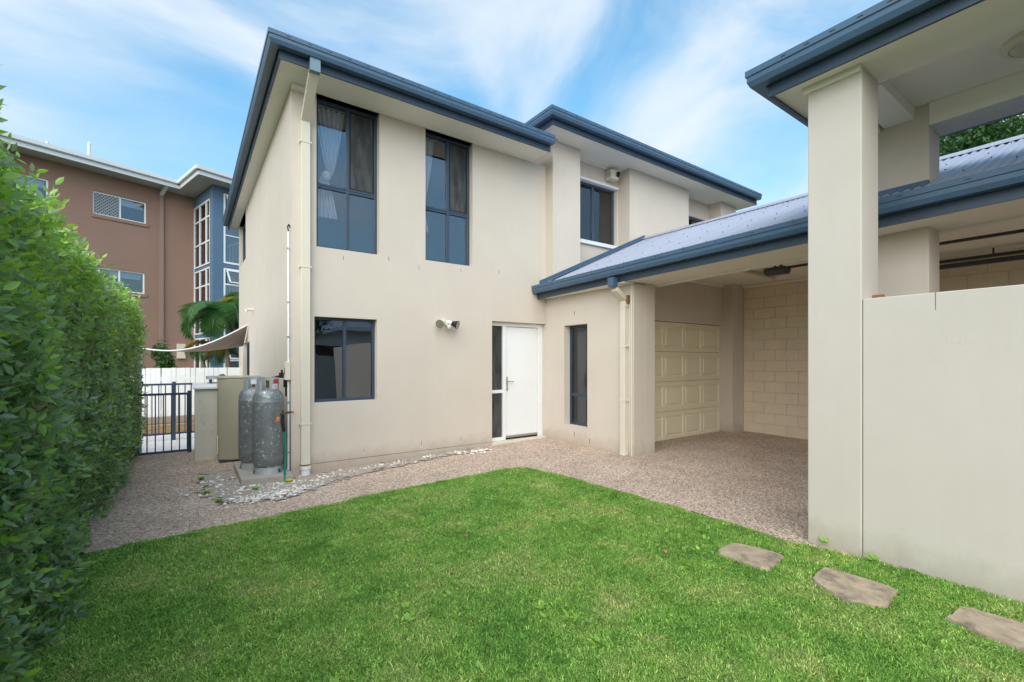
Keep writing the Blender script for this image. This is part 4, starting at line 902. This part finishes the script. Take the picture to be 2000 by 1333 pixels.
def peb(x, y, r):
    a = random.uniform(0, 6.28); n = 6; z = G(x, y)+.006; ca, sa = math.cos(a), math.sin(a); v = []
    for s, h in ((1, 0), (.9, .45), (.5, .8)):
        for i in range(n):
            t = 2*math.pi*i/n; rx = r*s*(1+random.uniform(-.2, .2))*math.cos(t); ry = r*.7*s*(1+random.uniform(-.2, .2))*math.sin(t)
            v.append((x+rx*ca-ry*sa, y+rx*sa+ry*ca, z+r*h*.6))
    m.add(v, [(k*n+i, k*n+(i+1) % n, (k+1)*n+(i+1) % n, (k+1)*n+i) for k in range(2) for i in range(n)]+[tuple(range(12, 18))])
blobs = [(.55, 5.6, .22, 420), (.9, 5.72, .22, 380), (.45, 6.2, .3, 260), (.35, 6.7, .25, 160), (1.25, 5.95, .2, 150), (1.6, 6.15, .18, 160), (2.1, 6.24, .10, 170), (2.5, 6.26, .10, 160), (3.0, 6.3, .08, 120), (3.45, 6.28, .09, 140), (3.72, 6.12, .13, 380), (.8, 6.1, .3, 200)]
for bx, by, br_, nn_ in blobs:
    for i in range(int(nn_*(.5 if bx < 1.1 or bx > 3.6 else .22))):
        x = random.gauss(bx, br_); y = random.gauss(by, br_*.55)
        if y > F-.03 and x > XL-.03: continue
        if not in_poly(x, y, SOILP) and random.random() < .7: continue
        peb(x, y, random.uniform(.006, .018) if random.random() < .88 else random.uniform(.018, .030))
o = m.build('white_pebbles', M_PEB); tag(o, 'scattered white quartz pebbles along the foot of the wall', 'pebbles', kind='stuff')
# ---------------------------------------------------------------- foliage tools
LV = np.array([(0, 0, 0), (.28, .20, .02), (.62, .19, .01), (1, 0, -.06), (.62, -.19, .01), (.28, -.20, .02), (.3, 0, -.035), (.65, 0, -.04)])
LF = np.array([(0, 6, 1, 1), (1, 6, 7, 2), (2, 7, 3, 3), (0, 5, 6, 6), (5, 4, 7, 6), (4, 3, 7, 7)])
def leaf_obj(name, m, pos, dirs, ups, size, tone, parent=None, shape=LV):
    """many leaves in one mesh: pos (n,3), dirs = leaf axis, ups = leaf normal, size (n,)"""
    n = len(pos); d = dirs/np.linalg.norm(dirs, axis=1, keepdims=True); s = np.cross(ups, d); s /= np.linalg.norm(s, axis=1, keepdims=True)+1e-9; u = np.cross(d, s)
    V = pos[:, None, :] + size[:, None, None]*(shape[None, :, 0, None]*d[:, None, :] + shape[None, :, 1, None]*s[:, None, :] + shape[None, :, 2, None]*u[:, None, :])
    k = len(shape); tris = [(0, 6, 1), (1, 6, 7), (1, 7, 2), (2, 7, 3), (0, 5, 6), (5, 4, 7), (5, 7, 6), (4, 3, 7)]
    tr = np.array(tris); Fs = (np.arange(n)[:, None, None]*k + tr[None]).reshape(-1, 3)
    me = bpy.data.meshes.new(name); me.vertices.add(n*k); me.vertices.foreach_set('co', V.reshape(-1).astype(np.float32))
    me.loops.add(Fs.size); me.loops.foreach_set('vertex_index', Fs.reshape(-1).astype(np.int32))
    me.polygons.add(len(Fs)); me.polygons.foreach_set('loop_start', np.arange(0, Fs.size, 3, dtype=np.int32)); me.polygons.foreach_set('loop_total', np.full(len(Fs), 3, dtype=np.int32))
    me.update(calc_edges=True); me.validate()
    at = me.attributes.new('tone', 'FLOAT', 'FACE'); at.data.foreach_set('value', np.repeat(tone, len(tris)).astype(np.float32))
    me.materials.append(m); o = bpy.data.objects.new(name, me); sc.collection.objects.link(o)
    if parent: o.parent = parent
    return o
# ---------------------------------------------------------------- hedge
hedge = thing('hedge', 'tall dense clipped green hedge along the left side of the garden', 'hedge')
HX = -.73; HT = 2.20; HY1 = 9.25
def bulge(y, z): return .05*np.sin(y*2.1+z*1.3)+.04*np.sin(y*5.3-z*3.1+1)+.035*np.sin(z*4.4+y*.7)+.02*np.sin(y*11+z*9)
def sprigs(n, face, near=False):
    if face == 'side':
        y = rng.uniform(.6, HY1, n) if not near else rng.uniform(2.0, 4.2, n); z = rng.uniform(-.05, HT, n)
        lean = np.where(z < .5, (z-.5)*-.02, 0)
        p = np.stack([HX+bulge(y, z)-rng.uniform(-.03, .22, n)+lean, y, z], 1)
        out = np.stack([rng.uniform(.5, 1, n), rng.normal(0, .45, n), rng.normal(.35, .5, n)], 1)
    elif face == 'top':
        y = rng.uniform(.6, HY1, n); x = rng.uniform(HX-1.0, HX+.04, n)
        p = np.stack([x, y, HT+np.clip((4.5-y)*.11, 0, .30)+bulge(y, x*2)*1.0+rng.uniform(-.12, .02, n)], 1)
        out = np.stack([rng.normal(.35, .5, n), rng.normal(0, .45, n), rng.uniform(.5, 1.1, n)], 1)
    else:
        x = rng.uniform(HX-1.0, HX, n); z = rng.uniform(-.05, HT, n)
        p = np.stack([x, HY1+bulge(x*2, z)*.7-rng.uniform(-.02, .1, n), z], 1)
        out = np.stack([rng.normal(0, .45, n), rng.uniform(.5, 1, n), rng.normal(.35, .5, n)], 1)
    return p, out/np.linalg.norm(out, axis=1, keepdims=True)
def leaves_from(p, out, per, slen, lsize, topf):
    n = len(p); pos = []; dr = []; up = []; sz = []; tn = []
    side = np.cross(out, rng.normal(0, 1, (n, 3))); side /= np.linalg.norm(side, axis=1, keepdims=True)
    L_ = slen*rng.uniform(.6, 1.3, n); st_ = rng.random(n)
    for k in range(per):
        t = (k+.6)/per; q = p+out*(L_*t)[:, None]+np.array([0, 0, -.02])*t*t
        sg = 1 if k % 2 else -1
        d = out*(.35+.6*(k == per-1))+side*sg*(.9 if k < per-1 else .1)+rng.normal(0, .28, (n, 3))+np.array([0, 0, .10])
        pos.append(q); dr.append(d); up.append(np.cross(side, out)*np.sign(rng.random((n, 1))-.1)+rng.normal(0, .35, (n, 3))+np.array([.3, 0, .5]))
        sz.append(lsize*rng.uniform(.65, 1.25, n)*(1 if k else .7))
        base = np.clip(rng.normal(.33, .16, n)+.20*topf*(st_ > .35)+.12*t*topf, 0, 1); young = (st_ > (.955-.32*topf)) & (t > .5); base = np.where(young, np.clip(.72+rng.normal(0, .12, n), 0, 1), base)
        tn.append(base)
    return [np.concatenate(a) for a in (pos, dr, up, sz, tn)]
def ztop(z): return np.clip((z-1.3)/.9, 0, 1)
tot = []
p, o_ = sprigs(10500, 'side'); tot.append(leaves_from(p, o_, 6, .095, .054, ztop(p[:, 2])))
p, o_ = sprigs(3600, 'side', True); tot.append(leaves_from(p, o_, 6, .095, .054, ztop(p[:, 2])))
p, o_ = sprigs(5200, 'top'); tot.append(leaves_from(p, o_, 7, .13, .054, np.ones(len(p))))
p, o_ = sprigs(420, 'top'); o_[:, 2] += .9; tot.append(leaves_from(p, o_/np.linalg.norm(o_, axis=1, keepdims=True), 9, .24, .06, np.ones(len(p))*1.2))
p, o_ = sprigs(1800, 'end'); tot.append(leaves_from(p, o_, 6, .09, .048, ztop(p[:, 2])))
pos, drs, ups, szs, tns = [np.concatenate(a) for a in zip(*tot)]
# the 300 leaves that show largest become parts of their own
camp = np.array([0, 0, 1.45]); fw = np.array([math.sin(YAW), math.cos(YAW), 0]); rt = np.array([math.cos(YAW), -math.sin(YAW), 0])
rel = pos-camp; dep = rel@fw; u_ = (rel@rt)/dep; vz = rel[:, 2]/dep
vis = (dep > .5) & (u_ > -1.12) & (vz < .80) & (vz > -.72) & (pos[:, 0] > HX-.01)
score = np.where(vis, szs/dep, 0); big = np.argsort(-score)[:300]; mask = np.ones(len(pos), bool); mask[big] = False
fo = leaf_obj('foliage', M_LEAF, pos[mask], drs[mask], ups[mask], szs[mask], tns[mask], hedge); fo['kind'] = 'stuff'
leafmeshes = []
for tone_ in (.12, .22, .32, .42, .6, .85):
    o1 = leaf_obj('leaf', M_LEAF, np.zeros((1, 3)), np.array([[1., 0, 0]]), np.array([[0, 0, 1.]]), np.array([1.]), np.array([tone_])); leafmeshes.append(o1.data); bpy.data.objects.remove(o1)
tv = np.array((.12, .22, .32, .42, .6, .85))
for i in big:
    d = Vector(drs[i]).normalized(); s = Vector(ups[i]).cross(d).normalized(); u = d.cross(s); k = szs[i]
    M4 = Matrix(((d.x*k, s.x*k, u.x*k, pos[i][0]), (d.y*k, s.y*k, u.y*k, pos[i][1]), (d.z*k, s.z*k, u.z*k, pos[i][2]), (0, 0, 0, 1)))
    inst(leafmeshes[int(np.argmin(abs(tv-tns[i])))], 'leaf', hedge, mat4=M4)
# solid near-black core standing in for shade between the leaves, then twigs
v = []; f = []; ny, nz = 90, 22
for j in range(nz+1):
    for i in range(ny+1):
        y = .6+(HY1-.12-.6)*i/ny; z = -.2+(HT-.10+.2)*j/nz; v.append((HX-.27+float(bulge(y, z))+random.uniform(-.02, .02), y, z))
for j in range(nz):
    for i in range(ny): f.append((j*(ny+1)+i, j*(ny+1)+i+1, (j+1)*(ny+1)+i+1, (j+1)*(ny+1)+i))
mb = MB(); mb.add(v, f); mb.box(HX-1.1, HX-.36, .6, HY1-.15, -.2, HT-.12); mb.build('shade_core', M_HCORE, hedge)
m = MB()
for i in range(2300):
    y = random.uniform(.8, HY1) if i % 3 else random.uniform(1.8, 4.5); z = random.uniform(0, HT); x = HX-.09
    d = Vector((random.uniform(.3, 1), random.gauss(0, .6), random.gauss(.3, .6))).normalized(); q = Vector((x+float(bulge(y, z)), y, z)); m.cyl(q, q+d*random.uniform(.12, .24), random.uniform(.0018, .0035), .001, n=4, caps=False)
o = m.build('twigs', M_TWIG, hedge); o['kind'] = 'stuff'
# ---------------------------------------------------------------- small shrub, palm, trees
def crown(name, parent, m, c, rad, n, leaf, flat=1., tone=(.3, .15), lumps=14):
    cs = []; 
    for i in range(lumps):
        d = rng.normal(0, 1, 3); d /= np.linalg.norm(d); cs.append((np.array(c)+d*np.array(rad)*rng.uniform(.3, .75), rng.uniform(.35, .55)))
    pos = []; 
    idx = rng.integers(0, lumps, n); d = rng.normal(0, 1, (n, 3)); d /= np.linalg.norm(d, axis=1, keepdims=True); r_ = rng.random(n)**.35
    C0 = np.array([cs[i][0] for i in idx]); R0 = np.array([cs[i][1] for i in idx]); pos = C0+d*(r_*R0)[:, None]*np.array(rad)
    o = leaf_obj(name, m, pos, d*.6+rng.normal(0, .6, (n, 3)), rng.normal(0, .5, (n, 3))+np.array([0, 0, .8]), leaf*rng.uniform(.6, 1.3, n), np.clip(rng.normal(tone[0], tone[1], n), 0, 1), parent); o['kind'] = 'stuff'; return o
sh = thing('small_tree', 'small round leafy tree showing above the white paling fence', 'tree')
m = MB(); m.tube([(-.56, 14.9, -.3), (-.55, 14.9, .8), (-.58, 14.92, 1.6)], .035); m.cyl((-.56, 14.9, 1.0), (-.45, 14.8, 1.6), .02); m.cyl((-.56, 14.9, .9), (-.68, 15, 1.5), .02); m.build('trunk', M_TWIG, sh)
crown('crown', sh, M_TREE, (-.565, 14.9, 1.45), (.27, .27, .48), 2200, .075)
def palm(x, y, z0, ztop_, n, L0, label, yellow=.2):
    r = thing('palm_tree', label, 'palm tree', 'palms behind the shade sail'); m = MB()
    pts_ = [Vector((x+random.uniform(-.05, .05)*i, y, z0+(ztop_-z0)*i/6)) for i in range(7)]
    for i in range(6): m.cyl(pts_[i], pts_[i+1], .08-.006*i, .08-.006*(i+1), n=10)
    m.build('trunk', M_BARK, r)
    for k in range(n):
        az = 2*math.pi*k/n+random.uniform(-.25, .25); el = random.uniform(.15, 1.2); L = L0*random.uniform(.8, 1.15); col = random.uniform(.8, 1) if random.random() < yellow else random.uniform(.15, .5)
        P_ = []; q = pts_[-1].copy(); e = el
        for s in range(15): P_.append(q.copy()); q = q+Vector((math.cos(az)*math.cos(e), math.sin(az)*math.cos(e), math.sin(e)))*L/14; e -= .13+.02*s*.6
        pos = []; dr = []; up = []; sz = []
        for s in range(1, 14):
            t = (P_[s+1]-P_[s-1]).normalized() if s < 14 else (P_[s]-P_[s-1]).normalized(); sd = t.cross(Vector((0, 0, 1))).normalized()
            for sub in (0, .2, .4, .6, .8):
                b = P_[s].lerp(P_[s+1], sub)
                for sg in (-1, 1): pos.append(b); dr.append(sd*sg*.85+t*.55+Vector((0, 0, -.28+random.uniform(-.12, .1)))); up.append((0, 0, 1)); sz.append(L*.36*math.sin(math.pi*min(.97, (s+sub)/15)**.8)*random.uniform(.85, 1.1)+.05)
        sh2 = LV.copy(); sh2[:, 1] *= .13; sh2[:, 2] *= .6
        fr = leaf_obj('frond', M_PALM, np.array([list(a) for a in pos]), np.array([list(a) for a in dr]), np.array(up, float), np.array(sz), np.full(len(pos), col), r, sh2)
        mm = MB(); mm.tube(P_, .012, 5); mm.build('stem', M_PALM, fr)
    return r
palm(1.05, 16.3, -.3, 2.85, 17, 1.45, 'nearer palm with yellowing fronds behind the shade sail', .25)
palm(1.75, 17.3, -.3, 3.3, 15, 1.6, 'taller palm partly hidden by the house side wall', .1)
palm(.5, 16.9, -.3, 1.8, 11, 1.1, 'short palm left of the others against the blue bay', .3)
tr = thing('tree', 'leafy green tree rising beyond the corrugated roof at the right edge', 'tree')
m = MB(); m.cyl((16.6, 3.2, -.3), (16.7, 3.2, 4.5), .22, .14); m.cyl((16.7, 3.2, 4.3), (16.0, 3.8, 6), .1, .04); m.cyl((16.7, 3.2, 4.3), (17.4, 2.6, 6.2), .1, .04); m.build('trunk', M_BARK, tr)
crown('crown', tr, M_TREE, (17.0, 2.7, 6.6), (1.9, 1.9, 1.7), 15000, .14, lumps=30)
# ---------------------------------------------------------------- grass
def tuft(seed, nb, hmin, hmax, spread, wd=.0022):
    r = np.random.default_rng(seed); V = []; Fc = []; tn = []
    for b in range(nb):
        a = r.uniform(0, 2*np.pi); rr = spread*math.sqrt(r.random()); x, y = rr*math.cos(a), rr*math.sin(a); az = r.uniform(0, 2*np.pi); h = r.uniform(hmin, hmax); ln = r.uniform(.3, 1.5)*h; wv = wd*r.uniform(.6, 1.5)
        dx, dy = math.cos(az), math.sin(az); sx, sy = -dy, dx; o = len(V)
        for t in (0, .45, .8): 
            c = (x+dx*ln*t*t, y+dy*ln*t*t, h*t*(1-.25*t)); ww = wv*(1-t*.55)
            V += [(c[0]-sx*ww, c[1]-sy*ww, c[2]), (c[0]+sx*ww, c[1]+sy*ww, c[2])]
        V.append((x+dx*ln, y+dy*ln, h*.76)); Fc += [(o, o+1, o+3, o+2), (o+2, o+3, o+5, o+4), (o+4, o+5, o+6)]; tn += [r.random()]*3
    me = bpy.data.meshes.new('tuft'); me.from_pydata(V, [], Fc); at = me.attributes.new('tone', 'FLOAT', 'FACE'); at.data.foreach_set('value', np.array(tn, np.float32)); me.materials.append(M_GRASS); me.update(); return me
tcol = bpy.data.collections.new('grass_tufts')
for s_ in range(8):
    o = bpy.data.objects.new('tuft_source', tuft(s_, 34, .007, .024, .04, .0019)); tcol.objects.link(o)
for s_ in range(8, 10):
    o = bpy.data.objects.new('tuft_source', tuft(s_, 14, .012, .030, .035, .0028)); tcol.objects.link(o)
ng = bpy.data.node_groups.new('grass', 'GeometryNodeTree'); ng.interface.new_socket('Geometry', in_out='INPUT', socket_type='NodeSocketGeometry'); ng.interface.new_socket('Geometry', in_out='OUTPUT', socket_type='NodeSocketGeometry')
n, l = ng.nodes, ng.links; gi = n.new('NodeGroupInput'); go = n.new('NodeGroupOutput')
dp = n.new('GeometryNodeDistributePointsOnFaces'); dp.inputs['Density'].default_value = 2500
ip = n.new('GeometryNodeInstanceOnPoints'); ci = n.new('GeometryNodeCollectionInfo'); ci.inputs[0].default_value = tcol; ci.inputs[1].default_value = True; ci.inputs[2].default_value = True
rr = n.new('FunctionNodeRandomValue'); rr.data_type = 'FLOAT_VECTOR'; rr.inputs[0].default_value = (-.12, -.12, 0); rr.inputs[1].default_value = (.12, .12, 6.28)
rs = n.new('FunctionNodeRandomValue'); rs.data_type = 'FLOAT'; rs.inputs[2].default_value = .6; rs.inputs[3].default_value = 1.25
l.new(gi.outputs[0], dp.inputs[0]); l.new(dp.outputs[0], ip.inputs['Points']); l.new(ci.outputs[0], ip.inputs['Instance']); ip.inputs['Pick Instance'].default_value = True
l.new(rr.outputs[0], ip.inputs['Rotation']); l.new(rs.outputs[1], ip.inputs['Scale']); l.new(ip.outputs[0], go.inputs[0])
# emitter: lawn without the stones
m = MB(); pts = {}; st = .05
def gv(i, j):
    if (i, j) not in pts:
        x, y = i*st, j*st; pts[(i, j)] = len(m.v); m.v.append((x, y, G(x, y)+.004))
    return pts[(i, j)]
for i in range(-20, 84):
    for j in range(0, 100):
        x, y = (i+.5)*st, (j+.5)*st
        if y < .1 or not in_poly(x, y, LAWN) or any(in_poly(x, y, s_) for s_ in STONES): continue
        if x < -.6 and y < 2: continue
        m.f.append((gv(i, j), gv(i+1, j), gv(i+1, j+1), gv(i, j+1)))
gr = m.build('grass', M_GRASS); md = gr.modifiers.new('grass', 'NODES'); md.node_group = ng
tag(gr, 'short green lawn grass with scattered pale blades', 'grass', kind='stuff')
# broadleaf weeds in the lawn and by the walls
def weed(x, y, label, nl, ls, grp, h=.02, cat='weed'):
    a = rng.uniform(0, 6.28, nl); el = rng.uniform(.1, .8, nl); d = np.stack([np.cos(a)*np.cos(el), np.sin(a)*np.cos(el), np.sin(el)], 1)
    pos = np.tile(np.array([[x, y, G(x, y)+h]]), (nl, 1))+rng.normal(0, .012, (nl, 3))*np.array([1, 1, .3])
    o = leaf_obj('weed', M_LEAF, pos, d, np.tile(np.array([[0, 0, 1.]]), (nl, 1))+rng.normal(0, .2, (nl, 3)), ls*rng.uniform(.6, 1.2, nl), np.clip(rng.normal(.62, .1, nl), 0, 1)); tag(o, label, cat, grp)
GL = 'small broadleaf weed growing flat among the lawn grass'
for i in range(34):
    x, y = random.uniform(.0, 3.6), random.uniform(1.0, 4.2)
    if i < 20: x, y = random.uniform(.2, 1.9), random.uniform(1.2, 2.6)
    if any(in_poly(x, y, s_) for s_ in STONES): continue
    weed(x, y, GL, random.randint(5, 10), random.uniform(.03, .05), 'broadleaf weeds in the lawn')
weed(4.12, 1.52, 'leafy weed sprouting at the foot of the portico pillar', 9, .06, None, .05)
weed(4.08, 1.18, 'pale weed at the foot of the garden wall near the pillar joint', 10, .07, None, .04)
for (x, y, l_) in ((.12, 6.9, 'weed clump at the back edge of the soil patch'), (.16, 6.15, 'weed clump halfway along the left edge of the soil patch'), (.25, 5.72, 'weed clump at the front left corner of the soil patch'), (.62, 6.0, 'weed clump among the pebbles in the middle of the soil patch')):
    weed(x, y, l_, 60, .035, None, .02)
# fallen leaves
M_DEAD = mat('dead_leaf', (.33, .17, .07), .8, var=.3, vscale=30); lm = leafmeshes[0].copy(); lm.materials.clear(); lm.materials.append(M_DEAD)
for i in range(22):
    while True:
        x, y = random.uniform(.1, 3.9), random.uniform(.9, 4.7)
        if in_poly(x, y, LAWN) and not any(in_poly(x, y, s_) for s_ in STONES): break
    o = bpy.data.objects.new('fallen_leaf', lm); sc.collection.objects.link(o); o.location = (x, y, G(x, y)+.034); k = random.uniform(.025, .045); o.scale = (k, k*1.3, k*2); o.rotation_euler = (random.uniform(-.5, .5), random.uniform(-.5, .5), random.uniform(0, 6.28))
    tag(o, 'dry brown fallen leaf lying on the lawn', 'leaf', 'fallen leaves on the lawn')

for i in range(16):
    x, y = random.uniform(-.62, -.25)+random.random()**2*.5, random.uniform(4.9, 8.8)
    o = bpy.data.objects.new('fallen_leaf', lm); sc.collection.objects.link(o); o.location = (x, y, G(x, y)+.010); k = random.uniform(.025, .045); o.scale = (k, k*1.3, k*2); o.rotation_euler = (random.uniform(-.3, .3), random.uniform(-.3, .3), random.uniform(0, 6.28))
    tag(o, 'dry brown fallen leaf on the paving under the hedge', 'leaf', 'fallen leaves under the hedge')
# ---------------------------------------------------------------- across the garden, behind the camera (seen mirrored in the windows)
rh = thing('rear_house', 'pale low house across the garden mirrored in the lower window', 'house')
m = wallplane(MB(), 'x', -10.0, -10.3, -4, 16, -.3, 3.1, [(4.2, 6.2, 1.0, 2.2), (9, 11, .9, 2.2)]); m.build('wall', M_WHITEF, rh)
box('room_back', M_DARK, rh, -4, 16, -12.2, -12.1, -.3, 3.1)
window(rh, 4.2, 6.2, 1.0, 2.2, -10.16, [5.2], [], .05); window(rh, 9, 11, .9, 2.2, -10.16, [10.0], [], .05)
m = MB(); m.add([(-5, -9.4, 3.1), (17, -9.4, 3.1), (14, -13, 4.6), (-2, -13, 4.6), (-5, -16, 3.1), (17, -16, 3.1)], [(0, 1, 2, 3), (1, 5, 2), (0, 3, 4), (3, 2, 5, 4)]); m.build('roof', M_ROOF, rh)
m = MB(); m.box(-5, 17, -9.44, -9.36, 2.95, 3.12); m.build('fascia', M_WHITE, rh)
rf2 = thing('rear_fence', 'pale boundary fence across the garden mirrored in the lower window', 'fence')
for i in range(24): box('fence_panel', M_WHITEF, rf2, -2+i*.62, -2+i*.62+.60, -6.5, -6.46, -.2, 1.5+.1*(i % 3 == 0))
rt2 = thing('rear_tree', 'slender garden tree mirrored in the lower window', 'tree')
m = MB(); m.cyl((3.6, -5.6, -.3), (3.7, -5.6, 2.6), .06, .04); m.build('trunk', M_BARK, rt2)
crown('crown', rt2, M_TREE, (3.7, -5.6, 3.1), (1.0, .9, .9), 5000, .10)
